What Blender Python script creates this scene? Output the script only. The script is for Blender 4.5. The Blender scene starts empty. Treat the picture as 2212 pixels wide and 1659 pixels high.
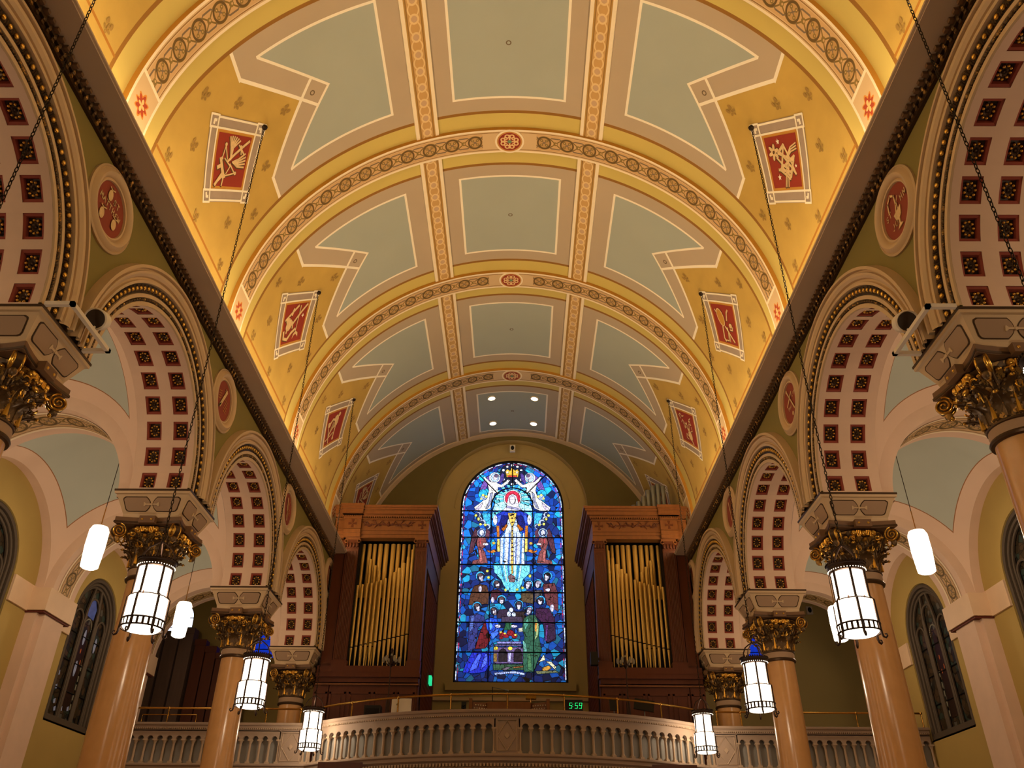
import bpy, math, random
from mathutils import Vector, Matrix
C = bpy.context.scene.collection
PI = math.pi
random.seed(7)
# ------------------------------------------------------------------ camera, world, exposure
def set_camera():
    Rv = Vector((0.99995439, 0.00553554, 0.00778298)); Uv = Vector((-0.00366286, -0.53032215, 0.8477883)); Fv = Vector((-0.00882045, 0.84777814, 0.53027769))
    m = Matrix(((Rv.x, Uv.x, -Fv.x, 0.2424), (Rv.y, Uv.y, -Fv.y, 0.0), (Rv.z, Uv.z, -Fv.z, 1.6), (0, 0, 0, 1)))
    cd = bpy.data.cameras.new('camera'); cd.sensor_width = 36; cd.lens = 36 * 1777.137 / 2212
    cd.clip_end = 200; cd.clip_start = 0.05
    co = bpy.data.objects.new('camera', cd); C.objects.link(co); co.matrix_world = m
    bpy.context.scene.camera = co
set_camera()
sc = bpy.context.scene
sc.view_settings.view_transform = 'Standard'; sc.view_settings.look = 'None'
sc.view_settings.exposure = 0.0; sc.view_settings.gamma = 1.0; sc.view_settings.use_curve_mapping = False
wd = bpy.data.worlds.new('dusk_outside'); sc.world = wd; wd.use_nodes = True
wd.node_tree.nodes['Background'].inputs[0].default_value = (0.02, 0.04, 0.10, 1); wd.node_tree.nodes['Background'].inputs[1].default_value = 0.3
sc.cycles.max_bounces = 6; sc.cycles.diffuse_bounces = 4; sc.cycles.glossy_bounces = 3; sc.cycles.transparent_max_bounces = 4
sc.cycles.sample_clamp_indirect = 4.0
COVE = 50.0        # glow of the cove tubes behind the cornices
LANT = 3.2         # glow of the nave lantern glass
BULB = 72.0        # bulb inside each nave lantern (W)
AISL = 3.6         # glow of the aisle pendant glass
BULB2 = 105.0      # bulb inside each aisle pendant (W)
DOWN = 9.0        # recessed downlights over the gallery
# ------------------------------------------------------------------ colour and materials
def lin(h):
    r = [int(h[i:i + 2], 16) / 255 for i in (0, 2, 4)]
    return tuple((c / 12.92 if c <= 0.04045 else ((c + 0.055) / 1.055) ** 2.4) for c in r) + (1,)
class X:                                   # tiny arithmetic over shader sockets
    nt = None
    def __init__(s, v): s.v = v
    @staticmethod
    def op(o, a, b=None, c=None):
        n = X.nt.nodes.new('ShaderNodeMath'); n.operation = o
        for i, q in enumerate((a, b, c)):
            if q is None: continue
            if isinstance(q, X): X.nt.links.new(q.v, n.inputs[i])
            else: n.inputs[i].default_value = q
        return X(n.outputs[0])
    def __add__(s, o): return X.op('ADD', s, o)
    __radd__ = __add__
    def __sub__(s, o): return X.op('SUBTRACT', s, o)
    def __rsub__(s, o): return X.op('SUBTRACT', o, s)
    def __mul__(s, o): return X.op('MULTIPLY', s, o)
    __rmul__ = __mul__
    def __truediv__(s, o): return X.op('DIVIDE', s, o)
    def __lt__(s, o): return X.op('LESS_THAN', s, o)
    def __gt__(s, o): return X.op('GREATER_THAN', s, o)
    def __and__(s, o): return X.op('MULTIPLY', s, o)
    def __or__(s, o): return X.op('MAXIMUM', s, o)
def ab(a): return X.op('ABSOLUTE', a)
def mod(a, b): return X.op('FLOORED_MODULO', a, b)
def near(a, b, w): return ab(a - b) < w
def hyp(a, b): return X.op('SQRT', a * a + b * b)
class Mat:
    def __init__(s, name):
        s.m = bpy.data.materials.new(name); s.m.use_nodes = True; s.nt = s.m.node_tree; X.nt = s.nt
        s.b = s.nt.nodes['Principled BSDF']; s.col = None
    def node(s, t): return s.nt.nodes.new(t)
    def coords(s, kind='Object'):
        n = s.node('ShaderNodeTexCoord'); p = s.node('ShaderNodeSeparateXYZ'); s.nt.links.new(n.outputs[kind], p.inputs[0])
        s.vec = n.outputs[kind]
        return X(p.outputs[0]), X(p.outputs[1]), X(p.outputs[2])
    def noise(s, scale, detail=3, vec=None, stretch=None):
        n = s.node('ShaderNodeTexNoise'); n.inputs['Scale'].default_value = scale; n.inputs['Detail'].default_value = detail
        if vec is None:
            t = s.node('ShaderNodeTexCoord'); vec = t.outputs['Object']
        if stretch:
            mp = s.node('ShaderNodeMapping'); mp.inputs['Scale'].default_value = stretch; s.nt.links.new(vec, mp.inputs[0]); vec = mp.outputs[0]
        s.nt.links.new(vec, n.inputs['Vector'])
        return X(n.outputs['Fac'])
    def base(s, h): s.col = lin(h) if isinstance(h, str) else h; return s
    def over(s, h, mask):
        n = s.node('ShaderNodeMix'); n.data_type = 'RGBA'
        s.nt.links.new(mask.v, n.inputs[0])
        for i, q in ((6, s.col), (7, lin(h) if isinstance(h, str) else h)):
            if isinstance(q, tuple): n.inputs[i].default_value = q
            else: s.nt.links.new(q, n.inputs[i])
        s.col = n.outputs[2]
        return s
    def mottle(s, amt, scale, detail=4, stretch=None):
        f = s.noise(scale, detail, stretch=stretch); f = (f - 0.5) * (2 * amt) + 1.0
        n = s.node('ShaderNodeMix'); n.data_type = 'RGBA'; n.blend_type = 'MULTIPLY'; n.inputs[0].default_value = 1
        c = s.node('ShaderNodeCombineColor')
        for i in range(3): s.nt.links.new(f.v, c.inputs[i])
        if isinstance(s.col, tuple): n.inputs[6].default_value = s.col
        else: s.nt.links.new(s.col, n.inputs[6])
        s.nt.links.new(c.outputs[0], n.inputs[7]); s.col = n.outputs[2]
        return s
    def scale(s, f):
        n = s.node('ShaderNodeMix'); n.data_type = 'RGBA'; n.blend_type = 'MULTIPLY'; n.inputs[0].default_value = 1
        c = s.node('ShaderNodeCombineColor')
        for i in range(3): s.nt.links.new(f.v, c.inputs[i])
        s.nt.links.new(s.col, n.inputs[6]); s.nt.links.new(c.outputs[0], n.inputs[7]); s.col = n.outputs[2]; return s
    def bump(s, scale, strength, detail=4):
        f = s.noise(scale, detail); n = s.node('ShaderNodeBump'); n.inputs['Strength'].default_value = strength; n.inputs['Distance'].default_value = 0.02
        s.nt.links.new(f.v, n.inputs['Height']); s.nt.links.new(n.outputs[0], s.b.inputs['Normal']); return s
    def done(s, rough=0.7, metal=0.0, spec=0.3, emit=0.0, emitcol=None):
        if isinstance(s.col, tuple): s.b.inputs['Base Color'].default_value = s.col
        else: s.nt.links.new(s.col, s.b.inputs['Base Color'])
        s.b.inputs['Roughness'].default_value = rough; s.b.inputs['Metallic'].default_value = metal
        s.b.inputs['Specular IOR Level'].default_value = spec
        if emit:
            if emitcol is None and not isinstance(s.col, tuple): s.nt.links.new(s.col, s.b.inputs['Emission Color'])
            else: s.b.inputs['Emission Color'].default_value = lin(emitcol) if emitcol else s.col
            s.b.inputs['Emission Strength'].default_value = emit
        return s.m
def plain(name, h, rough=0.7, metal=0.0, mott=0.08, scale=3.0, spec=0.3, bump=0, stretch=None):
    m = Mat(name).base(h)
    if mott: m.mottle(mott, scale, stretch=stretch)
    if bump: m.bump(scale * 4, bump)
    return m.done(rough, metal, spec)
M = {}
CREAM = 'F4E4C6'
def guilloche(name, half=0.30, alongside=True):
    """scroll border: UV.x runs along the band in metres, UV.y across it"""
    m = Mat(name); u, v, _ = m.coords('UV'); av = ab(v); k = half / 0.30
    m.base('D2B68C').mottle(0.10, 2.0)
    P = 0.53; t = mod(u, P) - P / 2
    r = hyp(t, v / k)
    strand = X.op('SINE', u * (PI / P)) * (0.155 * k)
    zig = X.op('MINIMUM', ab(t) * 0.80, 0.135) * k
    m.over('CDA878', av < 0.20 * k)
    m.over('B99460', r < 0.15)
    m.over('7E6632', (ab(v - strand) < 0.017) | (ab(v + strand) < 0.017))
    m.over('7A6854', (ab(v - zig) < 0.015) | (ab(v + zig) < 0.015))
    m.over('66502A', near(r, 0.145, 0.02))
    lf = hyp(ab(t) - 0.06, ab(v) - 0.06 * k)
    m.over('87703C', lf < 0.036).over('CDA878', lf < 0.012)
    t2 = mod(u + P / 2, P) - P / 2
    m.over('87703C', hyp(t2, v) < 0.05).over('CDA878', hyp(t2 - 0.015, v) < 0.02)
    m.over('8A6430', near(av, 0.225 * k, 0.008))
    m.over(CREAM, av > 0.255 * k)
    return m
def make_materials():
    # painted barrel vault: UV.x = arc length from the crown (m, signed), UV.y = distance down the nave
    m = Mat('painted_vault'); u, v, _ = m.coords('UV')
    s = ab(u); yb = mod(v - 3.07, 5.0) - 2.5; q = ab(yb); D = 5.45 * PI / 180
    m.base('BE9E50').mottle(0.22, 1.3, 5)
    taupe, blue, white = 'B4A48E', 'A4ACA4', 'F8EED8'
    diag = q - (s - 47.2 * D)
    side = (s < 59.4 * D) & (diag > 0.0)
    m.over(taupe, side)
    m.over(white, (ab(diag) < 0.05) & (s < 59.6 * D))
    m.over(white, near(s, 59.4 * D, 0.037) & (q > 1.12))
    m.over(white, (ab(q - (47.2 * D - s)) < 0.045) & (s < 47.3 * D) & (s > 43.6 * D))
    notch = q - (s - 40.3 * D)
    def bl(e): return (s > 27.4 * D - e) & (s < 54.0 * D + e) & (q < 1.31 + e) & (notch > -1.35 * e)
    m.over(white, bl(0.035)).over(blue, bl(-0.02))
    m.over(taupe, s < 17.2 * D)
    m.over(white, (s < 12.75 * D + 0.032) & (q < 1.37))
    m.over(blue, (s < 12.75 * D - 0.022) & (q < 1.316))
    hole = hyp(s - 44.4 * D, yb); hole2 = hyp(s, yb)
    m.over('6A5A44', (near(hole, 0.045, 0.012)) | (near(hole2, 0.045, 0.012)))
    m.over('8F6428', q > 1.70).over('CCB868', q > 1.775)
    m.over('A5702A', (s > 84.2 * D) & (s < 84.8 * D) & (q < 1.72))
    m.mottle(0.07, 0.8, 3)
    M['vault'] = m.done(0.75)
    # long painted ridge band with ovals: UV.x along (m), UV.y across -1..1
    m = Mat('painted_ridge_band'); u, v, _ = m.coords('UV'); a = ab(v)
    m.base('C69E64')
    t = mod(u, 0.40) - 0.2; e = hyp(t, v * 0.30)
    strand = ab(X.op('COSINE', u * (PI / 0.4))) * 0.42
    m.over('E0C490', near(a, strand, 0.06))
    m.over('E0C490', near(e, 0.095, 0.022)).over('C4A484', e < 0.07)
    m.over('94703A', a > 0.50).over('B08A4A', a > 0.60).over(CREAM, a > 0.70)
    m.mottle(0.08, 4)
    M['ridge'] = m.done(0.75)
    # transverse rib: UV.x arc from crown, UV.y across
    m = guilloche('painted_rib', 0.30); u, v, _ = m.coords('UV')
    s = ab(u); D = 5.36 * PI / 180
    m.over('D2B68C', (s > 80.3 * D) & (ab(v) < 0.25)).over(CREAM, near(s, 80.3 * D, 0.03))
    m.over('D2B68C', (s < 0.62) & (ab(v) < 0.215))
    X.nt = m.nt
    ang = X.op('ARCTAN2', v, s - 85 * D); rr = hyp(s - 85 * D, v * 1.25)
    star = X.op('COSINE', ang * 8.0) * 0.035 + 0.15
    m.over('D08A3C', rr < star + 0.035).over('A84428', rr < star)
    st2 = ab(X.op('COSINE', ang * 2.0)) * 0.10 + 0.01
    m.over('E8C080', rr < st2)
    m.mottle(0.06, 1.5)
    M['rib'] = m.done(0.75)
    m = guilloche('painted_aisle_band', 0.26); M['aisleband'] = m.done(0.7)
    # crown medallion
    m = Mat('painted_medallion'); x, y, _ = m.coords('Object'); r = hyp(x, y); ax = ab(x); ay = ab(y)
    m.base(CREAM).over('C08A48', r < 0.29).over('8E2F20', r < 0.255)
    mn = X.op('MINIMUM', ax, ay); mx = X.op('MAXIMUM', ax, ay)
    m.over('E2C08A', (mn < 0.018) & (mx < 0.2))
    m.over('E2C08A', near(hyp(mn - 0.055, mx - 0.15), 0.045, 0.016))
    m.over('E2C08A', near(hyp(ax - 0.09, ay - 0.09), 0.035, 0.012))
    m.over('6E8A6A', r < 0.05)
    M['medallion'] = m.done(0.7)
    # sail vault of the aisles: pale blue web in a pink border
    m = Mat('aisle_web'); x, y, z = m.coords('Object'); ax = ab(x); ay = ab(y)
    m.base('E0C2AA').over('9C6A44', (ax < 1.715) & (ay < 1.765)).over('B6BDB2', (ax < 1.70) & (ay < 1.75)).mottle(0.06, 1.2)
    M['web'] = m.done(0.8)
    M['pink'] = plain('pink_plaster', 'E0C2AA', 0.75)
    M['impost'] = plain('cream_impost', 'E2C4A2', 0.6, spec=0.4)
    M['olive'] = plain('olive_plaster', '827642', 0.8, mott=0.10, scale=1.2)
    M['olivew'] = plain('aisle_olive_plaster', 'B49A58', 0.8, mott=0.08, scale=1.2)
    M['chamber'] = plain('lightened_olive_plaster', 'CDB878', 0.8, mott=0.06, scale=1.2)  # aisle olive lightened: lamp light on the right chamber walls is painted in
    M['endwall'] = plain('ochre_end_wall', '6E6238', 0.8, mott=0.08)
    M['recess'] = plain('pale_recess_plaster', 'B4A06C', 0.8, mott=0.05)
    M['taupe'] = plain('taupe_cornice', 'CBB49A', 0.65, mott=0.05)
    M['umber'] = plain('umber_abacus', '76573C', 0.6, mott=0.1, scale=6)
    M['paneltaupe'] = plain('relief_panel_taupe', 'A2866C', 0.7, mott=0.05)
    M['cream'] = plain('cream_moulding', 'C9AD88', 0.5, mott=0.05, spec=0.4)
    M['darkband'] = plain('dark_band', '3A2814', 0.5)
    M['red'] = plain('brick_red', '8E4030', 0.7, mott=0.08)
    M['darkred'] = plain('deep_red', '662E22', 0.7)
    M['gold'] = plain('gold_leaf', 'E0B050', 0.28, 0.9, mott=0.15, scale=6)
    M['oldgold'] = Mat('antique_gilding').base('5E4628')
    mm = M['oldgold']; X.nt = mm.nt; f = mm.noise(9, 4); mm.over('B48A48', f > 0.58); M['oldgold'] = mm.done(0.45, 0.35, 0.5)
    M['bronze'] = plain('dark_bronze', '4A3624', 0.4, 0.5)
    M['dkbronze'] = plain('lantern_bronze', '3A2A22', 0.42, 0.7)
    M['brass'] = plain('polished_brass', 'C89A4C', 0.22, 1.0, mott=0.05)
    m = Mat('column_marble').base('C2905A').mottle(0.16, 1.6, 6); f = m.noise(1.1, 6); m.mottle(0.1, 7); M['marble'] = m.done(0.22, 0, 0.5)
    M['wood'] = plain('organ_oak', '7C4C26', 0.45, mott=0.22, scale=2.5, spec=0.4, stretch=(6, 6, 0.6))
    M['wood2'] = plain('dark_walnut', '5C2E18', 0.45, mott=0.2, scale=2.5, stretch=(6, 6, 0.6))
    M['wood3'] = plain('grey_brown_wood', '6A5244', 0.6, mott=0.2, scale=2.5, stretch=(6, 6, 0.6))
    M['dark'] = plain('painted_shade_and_grille', '120C08', 0.8)  # near-black painted as shade inside the organ cases; also a speaker grille
    M['black'] = plain('black_plastic', '15130F', 0.5)
    M['pipe'] = plain('gilt_pipe_metal', 'D4B060', 0.38, 0.45, mott=0.06)
    M['zinc'] = plain('grey_zinc_pipe', '7A7A72', 0.45, 0.5)
    M['white'] = plain('white_paint', 'E6DAC8', 0.5, mott=0.03)
    M['chain'] = plain('blackened_chain', '2A1E14', 0.5, 0.6)
    M['stone'] = plain('balcony_stone', '9C8674', 0.7, mott=0.06)
    M['stone2'] = plain('balcony_relief', 'AC947C', 0.7, mott=0.06)
    M['greyback'] = plain('grey_backing', '8A8680', 0.8)
    M['floor'] = plain('dark_floor', '8A6C50', 0.5)
    M['tracery'] = plain('window_tracery', '55493C', 0.7)
    M['grey'] = plain('panel_grey', 'A08F80', 0.75, mott=0.12, scale=5)
    M['whiteline'] = plain('panel_white', 'F6ECD4', 0.75, mott=0.03)
    M['panelred'] = plain('panel_red', '8E3020', 0.75, mott=0.08)
    M['panelochre'] = plain('panel_ochre', 'C08A38', 0.75, mott=0.05)
    M['grisaille'] = Mat('painted_grisaille').base('DDBE8C').mottle(0.30, 14, 4).done(0.75)
    M['grisdark'] = plain('painted_umber', '5A3E24', 0.75)
    M['stencil'] = plain('stencil_umber', '9C7C40', 0.75)
    def glow(name, h, e):
        m = Mat(name).base(h); return m.done(0.4, emit=e, emitcol=h)
    def lampglass(name, h, e):             # opal glass: glows, and lets half of its bulb's light through
        m = Mat(name); em = m.node('ShaderNodeEmission'); em.inputs[0].default_value = lin(h); em.inputs[1].default_value = e
        tr = m.node('ShaderNodeBsdfTransparent'); mx = m.node('ShaderNodeMixShader'); mx.inputs[0].default_value = 0.5
        m.nt.links.new(em.outputs[0], mx.inputs[1]); m.nt.links.new(tr.outputs[0], mx.inputs[2])
        m.nt.links.new(mx.outputs[0], m.nt.nodes['Material Output'].inputs[0]); return m.m
    M['lantern'] = lampglass('lantern_glass', 'FFEBD0', LANT * 2)
    M['pendant'] = lampglass('pendant_glass', 'FFE8CC', AISL * 2)
    M['cove_dim'] = glow('cove_tube_end', 'FFE2B4', COVE * 0.3)
    M['cove'] = glow('cove_tube', 'FFE2B4', COVE)
    M['down'] = glow('downlight_lens', 'FFF0D0', DOWN)
    M['green'] = glow('green_led', '20F088', 1.0)
    M['exit'] = glow('green_sign', '28E89A', 0.9)
    # coloured glass: colour comes from each pane's own tint; painted folds are part of the glass
    def glass(name, e, noisescale=14.0):
        m = Mat(name); a = m.node('ShaderNodeAttribute'); a.attribute_name = 'tint'
        m.col = a.outputs['Color']; m.mottle(1.0, noisescale, 4, stretch=(3.0, 1, 0.6)); t = m.node('ShaderNodeTexCoord'); ve = m.node('ShaderNodeTexVoronoi'); ve.feature = 'DISTANCE_TO_EDGE'; ve.inputs['Scale'].default_value = 6.5; m.nt.links.new(t.outputs['Object'], ve.inputs['Vector']); X.nt = m.nt; m.over('020308', X(ve.outputs['Distance']) < 0.028)
        return backlit(m, e)
    def backlit(m, e):
        m.nt.links.new(m.col, m.b.inputs['Emission Color']); m.b.inputs['Emission Strength'].default_value = e
        m.b.inputs['Base Color'].default_value = (.01, .01, .012, 1); m.b.inputs['Roughness'].default_value = .3; return m.m
    M['glass'] = glass('daylit_stained_glass', 1.8, 9.0)
    m = Mat('blue_shard_glass'); t = m.node('ShaderNodeTexCoord'); vo = m.node('ShaderNodeTexVoronoi'); vo.inputs['Scale'].default_value = 4.6
    m.nt.links.new(t.outputs['Object'], vo.inputs['Vector'])
    sp = m.node('ShaderNodeSeparateColor'); m.nt.links.new(vo.outputs['Color'], sp.inputs[0])
    rp = m.node('ShaderNodeValToRGB'); cr = rp.color_ramp; cr.interpolation = 'CONSTANT'
    cr.elements[0].position = 0; cr.elements[0].color = lin('0A2C7A')
    cr.elements[1].position = 0.22; cr.elements[1].color = lin('0E5AC8')
    for p, h in ((0.42, '061A4A'), (0.55, '1478D8'), (0.68, '0E3C98'), (0.83, '20A8DC'), (0.94, '1A6C94')):
        e = cr.elements.new(p); e.color = lin(h)
    m.nt.links.new(sp.outputs[0], rp.inputs[0]); m.col = rp.outputs[0]
    ve = m.node('ShaderNodeTexVoronoi'); ve.feature = 'DISTANCE_TO_EDGE'; ve.inputs['Scale'].default_value = 4.6
    m.nt.links.new(t.outputs['Object'], ve.inputs['Vector']); X.nt = m.nt
    m.over('020308', X(ve.outputs['Distance']) < 0.035); m.mottle(0.5, 9)
    X.nt = m.nt; cx, cy, cz = m.coords('Object'); m.scale(cz * 0.12 + 0.42)   # the lower panes are deeper blue glass
    M['shards'] = backlit(m, 1.5)
    m = Mat('dim_leaded_glass'); t = m.node('ShaderNodeTexCoord'); vo = m.node('ShaderNodeTexVoronoi'); vo.inputs['Scale'].default_value = 7
    m.nt.links.new(t.outputs['Object'], vo.inputs['Vector']); sp = m.node('ShaderNodeSeparateColor'); m.nt.links.new(vo.outputs['Color'], sp.inputs[0]); X.nt = m.nt
    m.base('3A3022').over('4A3A2A', X(sp.outputs[0]) > 0.4).over('2A2A26', X(sp.outputs[0]) > 0.6).over('33403A', X(sp.outputs[0]) > 0.8).over('56544E', X(sp.outputs[1]) > 0.95)
    ve = m.node('ShaderNodeTexVoronoi'); ve.feature = 'DISTANCE_TO_EDGE'; ve.inputs['Scale'].default_value = 7; m.nt.links.new(t.outputs['Object'], ve.inputs['Vector'])
    X.nt = m.nt; m.over('14100C', X(ve.outputs['Distance']) < 0.04)
    M['dimglass'] = m.done(0.3)
make_materials()
# ------------------------------------------------------------------ mesh builder
class MB:
    def __init__(s): s.v = []; s.f = []; s.m = []; s.uv = {}; s.col = {}; s.mats = []
    def mi(s, m):
        if m not in s.mats: s.mats.append(m)
        return s.mats.index(m)
    def face(s, pts, m, uv=None, col=None):
        n = len(s.v); s.v += [tuple(p) for p in pts]; s.f.append(tuple(range(n, n + len(pts)))); s.m.append(s.mi(m))
        if uv: s.uv[len(s.f) - 1] = uv
        if col: s.col[len(s.f) - 1] = col
    def raw(s, vs, fs, m):
        n = len(s.v); s.v += [tuple(p) for p in vs]; k = s.mi(m)
        for f in fs: s.f.append(tuple(i + n for i in f)); s.m.append(k)
    def box(s, c, d, m, M3=None):
        hx, hy, hz = d[0] / 2, d[1] / 2, d[2] / 2
        vs = [Vector((x * hx, y * hy, z * hz)) for x in (-1, 1) for y in (-1, 1) for z in (-1, 1)]
        if M3: vs = [M3 @ p for p in vs]
        vs = [p + Vector(c) for p in vs]
        s.raw(vs, [(0, 1, 3, 2), (4, 6, 7, 5), (0, 4, 5, 1), (2, 3, 7, 6), (0, 2, 6, 4), (1, 5, 7, 3)], m)
    def bx(s, x0, x1, y0, y1, z0, z1, m): s.box(((x0 + x1) / 2, (y0 + y1) / 2, (z0 + z1) / 2), (abs(x1 - x0), abs(y1 - y0), abs(z1 - z0)), m)
    def grid(s, fn, nu, nv, m, uvfn=None, closeu=False):
        n = len(s.v)
        for i in range(nu + 1):
            for j in range(nv + 1): s.v.append(tuple(fn(i / nu, j / nv)))
        k = s.mi(m)
        for i in range(nu):
            for j in range(nv):
                a = n + i * (nv + 1) + j
                s.f.append((a, a + nv + 1, a + nv + 2, a + 1)); s.m.append(k)
                if uvfn: s.uv[len(s.f) - 1] = [uvfn(*q) for q in ((i / nu, j / nv), ((i + 1) / nu, j / nv), ((i + 1) / nu, (j + 1) / nv), (i / nu, (j + 1) / nv))]
    def lathe(s, prof, m, n=24, c=(0, 0, 0), caps=True, M3=None):
        b = len(s.v); c = Vector(c)
        for r, z in prof:
            for i in range(n):
                a = 2 * PI * i / n; p = Vector((r * math.cos(a), r * math.sin(a), z))
                if M3: p = M3 @ p
                s.v.append(tuple(p + c))
        k = s.mi(m)
        for j in range(len(prof) - 1):
            for i in range(n):
                i2 = (i + 1) % n
                s.f.append((b + j * n + i, b + j * n + i2, b + (j + 1) * n + i2, b + (j + 1) * n + i)); s.m.append(k)
        if caps:
            s.f.append(tuple(b + i for i in reversed(range(n)))); s.m.append(k)
            s.f.append(tuple(b + (len(prof) - 1) * n + i for i in range(n))); s.m.append(k)
    def cyl(s, p0, p1, r, m, n=10, r1=None):
        s.tube([p0, p1], r if r1 is None else [r, r1], m, n)
    def tube(s, path, r, m, n=8, closed=False, caps=True):
        path = [Vector(p) for p in path]; L = len(path); b = len(s.v); k = s.mi(m); up = None
        for i, p in enumerate(path):
            if closed: t = path[(i + 1) % L] - path[i - 1]
            else: t = path[min(i + 1, L - 1)] - path[max(i - 1, 0)]
            t = t.normalized() if t.length > 1e-9 else Vector((0, 0, 1))
            if up is None: up = Vector((0, 0, 1)) if abs(t.z) < 0.9 else Vector((1, 0, 0))
            a = t.cross(up)
            if a.length < 1e-6: a = t.cross(Vector((0.3, 1, 0.2)))
            a.normalize(); bb = a.cross(t); up = bb
            rr = r[i] if isinstance(r, (list, tuple)) else r
            for j in range(n):
                q = 2 * PI * j / n; s.v.append(tuple(p + a * (rr * math.cos(q)) + bb * (rr * math.sin(q))))
        for i in range(L if closed else L - 1):
            i2 = (i + 1) % L
            for j in range(n):
                j2 = (j + 1) % n; s.f.append((b + i * n + j, b + i * n + j2, b + i2 * n + j2, b + i2 * n + j)); s.m.append(k)
        if caps and not closed:
            s.f.append(tuple(b + j for j in reversed(range(n)))); s.m.append(k)
            s.f.append(tuple(b + (L - 1) * n + j for j in range(n))); s.m.append(k)
    def ball(s, c, r, m, nu=10, nv=7, sc=(1, 1, 1)):
        c = Vector(c); vs = []; fs = []
        for j in range(1, nv):
            for i in range(nu):
                a = 2 * PI * i / nu; b = PI * j / nv
                vs.append(c + Vector((sc[0] * r * math.sin(b) * math.cos(a), sc[1] * r * math.sin(b) * math.sin(a), sc[2] * r * math.cos(b))))
        t = len(vs); vs += [c + Vector((0, 0, r * sc[2])), c - Vector((0, 0, r * sc[2]))]
        for j in range(nv - 2):
            for i in range(nu):
                i2 = (i + 1) % nu; fs.append((j * nu + i, (j + 1) * nu + i, (j + 1) * nu + i2, j * nu + i2))
        for i in range(nu):
            i2 = (i + 1) % nu; fs.append((t, i, i2)); fs.append((t + 1, (nv - 2) * nu + i2, (nv - 2) * nu + i))
        s.raw(vs, fs, m)
    def prism(s, poly, fr, d, m, mside=None):
        """poly in (a,b); fr maps (a,b,h) to 3D; from h=0 to h=d"""
        n = len(poly); top = [fr(a, b, d) for a, b in poly]; bot = [fr(a, b, 0) for a, b in poly]
        s.face(top, m)
        for i in range(n):
            j = (i + 1) % n; s.face([bot[i], bot[j], top[j], top[i]], mside or m)
    def stroke(s, pts, w, fr, h, m):
        """flat ribbon along a polyline in (a,b) mapped by fr"""
        for (a0, b0), (a1, b1) in zip(pts[:-1], pts[1:]):
            dx, dy = a1 - a0, b1 - b0; l = math.hypot(dx, dy) or 1e-6; nx, ny = -dy / l * w / 2, dx / l * w / 2
            k = max(1, int(l / 0.18)); ex, ey = dx / l * w * 0.3, dy / l * w * 0.3
            A0, B0, A1, B1 = a0 - ex, b0 - ey, a1 + ex, b1 + ey
            for i in range(k):
                t0, t1 = i / k, (i + 1) / k
                p = (A0 + (A1 - A0) * t0, B0 + (B1 - B0) * t0); q = (A0 + (A1 - A0) * t1, B0 + (B1 - B0) * t1)
                s.face([fr(p[0] + nx, p[1] + ny, h), fr(p[0] - nx, p[1] - ny, h), fr(q[0] - nx, q[1] - ny, h), fr(q[0] + nx, q[1] + ny, h)], m)
    def mesh(s, name, smooth=35):
        me = bpy.data.meshes.new(name); me.from_pydata(s.v, [], s.f)
        for m in s.mats: me.materials.append(M[m] if isinstance(m, str) else m)
        me.polygons.foreach_set('material_index', s.m)
        if s.uv:
            uv = me.uv_layers.new(name='UVMap')
            for fi, c in s.uv.items():
                for li, q in zip(me.polygons[fi].loop_indices, c): uv.data[li].uv = q
        if s.col:
            ca = me.color_attributes.new('tint', 'FLOAT_COLOR', 'CORNER')
            for fi, c in s.col.items():
                for li in me.polygons[fi].loop_indices: ca.data[li].color = c
        if smooth:
            me.polygons.foreach_set('use_smooth', [True] * len(me.polygons)); me.set_sharp_from_angle(angle=math.radians(smooth))
        me.update()
        return me
    def build(s, name, parent=None, loc=None, smooth=35, weld=False):
        o = bpy.data.objects.new(name, s.mesh(name, smooth)); C.objects.link(o)
        if parent: o.parent = parent
        if loc: o.location = loc
        return o
def tag(o, label, cat, group=None, kind=None):
    if label: o['label'] = label
    if cat: o['category'] = cat
    if group: o['group'] = group
    if kind: o['kind'] = kind
    return o
def thing(name, loc, label, cat, group=None):
    o = bpy.data.objects.new(name, None); C.objects.link(o); o.location = loc; o.empty_display_size = 0.1
    return tag(o, label, cat, group)
def copy_tree(o, parent=None):
    c = o.copy(); C.objects.link(c)
    if parent: c.parent = parent
    for ch in list(KIDS(o)): copy_tree(ch, c)
    return c
def KIDS(o): return [x for x in C.objects if x.parent == o]
def struct(mb, name, smooth=35, loc=None, label=None, cat=None):
    return tag(mb.build(name, smooth=smooth, loc=loc), label, cat, None, 'structure')
SIDES = ((-1, 'left'), (1, 'right'))
ORD = ['nearest', 'second', 'third', 'farthest']
BAY = [5.57, 10.57, 15.57, 20.57, 25.57]         # bay centres down the nave
COL = [8.07, 13.07, 18.07, 23.07]                # column and rib lines
# ------------------------------------------------------------------ room shell
YB, YE = -7.0, 27.55
def arch_wall(mb, x, y0, y1, z0, z1, ops, m, axis='y'):
    """wall sheet in the plane x (or y when axis='x') with round headed openings (c, r, spring, sill)"""
    P = (lambda a, z: (x, a, z)) if axis == 'y' else (lambda a, z: (a, x, z))
    cur = y0
    for c, r, zs, sill in sorted(ops):
        mb.face([P(cur, z0), P(c - r, z0), P(c - r, z1), P(cur, z1)], m)
        if sill > z0: mb.face([P(c - r, z0), P(c + r, z0), P(c + r, sill), P(c - r, sill)], m)
        n = 32
        for i in range(n):
            a0, a1 = PI - PI * i / n, PI - PI * (i + 1) / n
            p0, p1 = (c + r * math.cos(a0), zs + r * math.sin(a0)), (c + r * math.cos(a1), zs + r * math.sin(a1))
            mb.face([P(*p0), P(*p1), P(p1[0], z1), P(p0[0], z1)], m)
        cur = c + r
    mb.face([P(cur, z0), P(y1, z0), P(y1, z1), P(cur, z1)], m)
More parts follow.
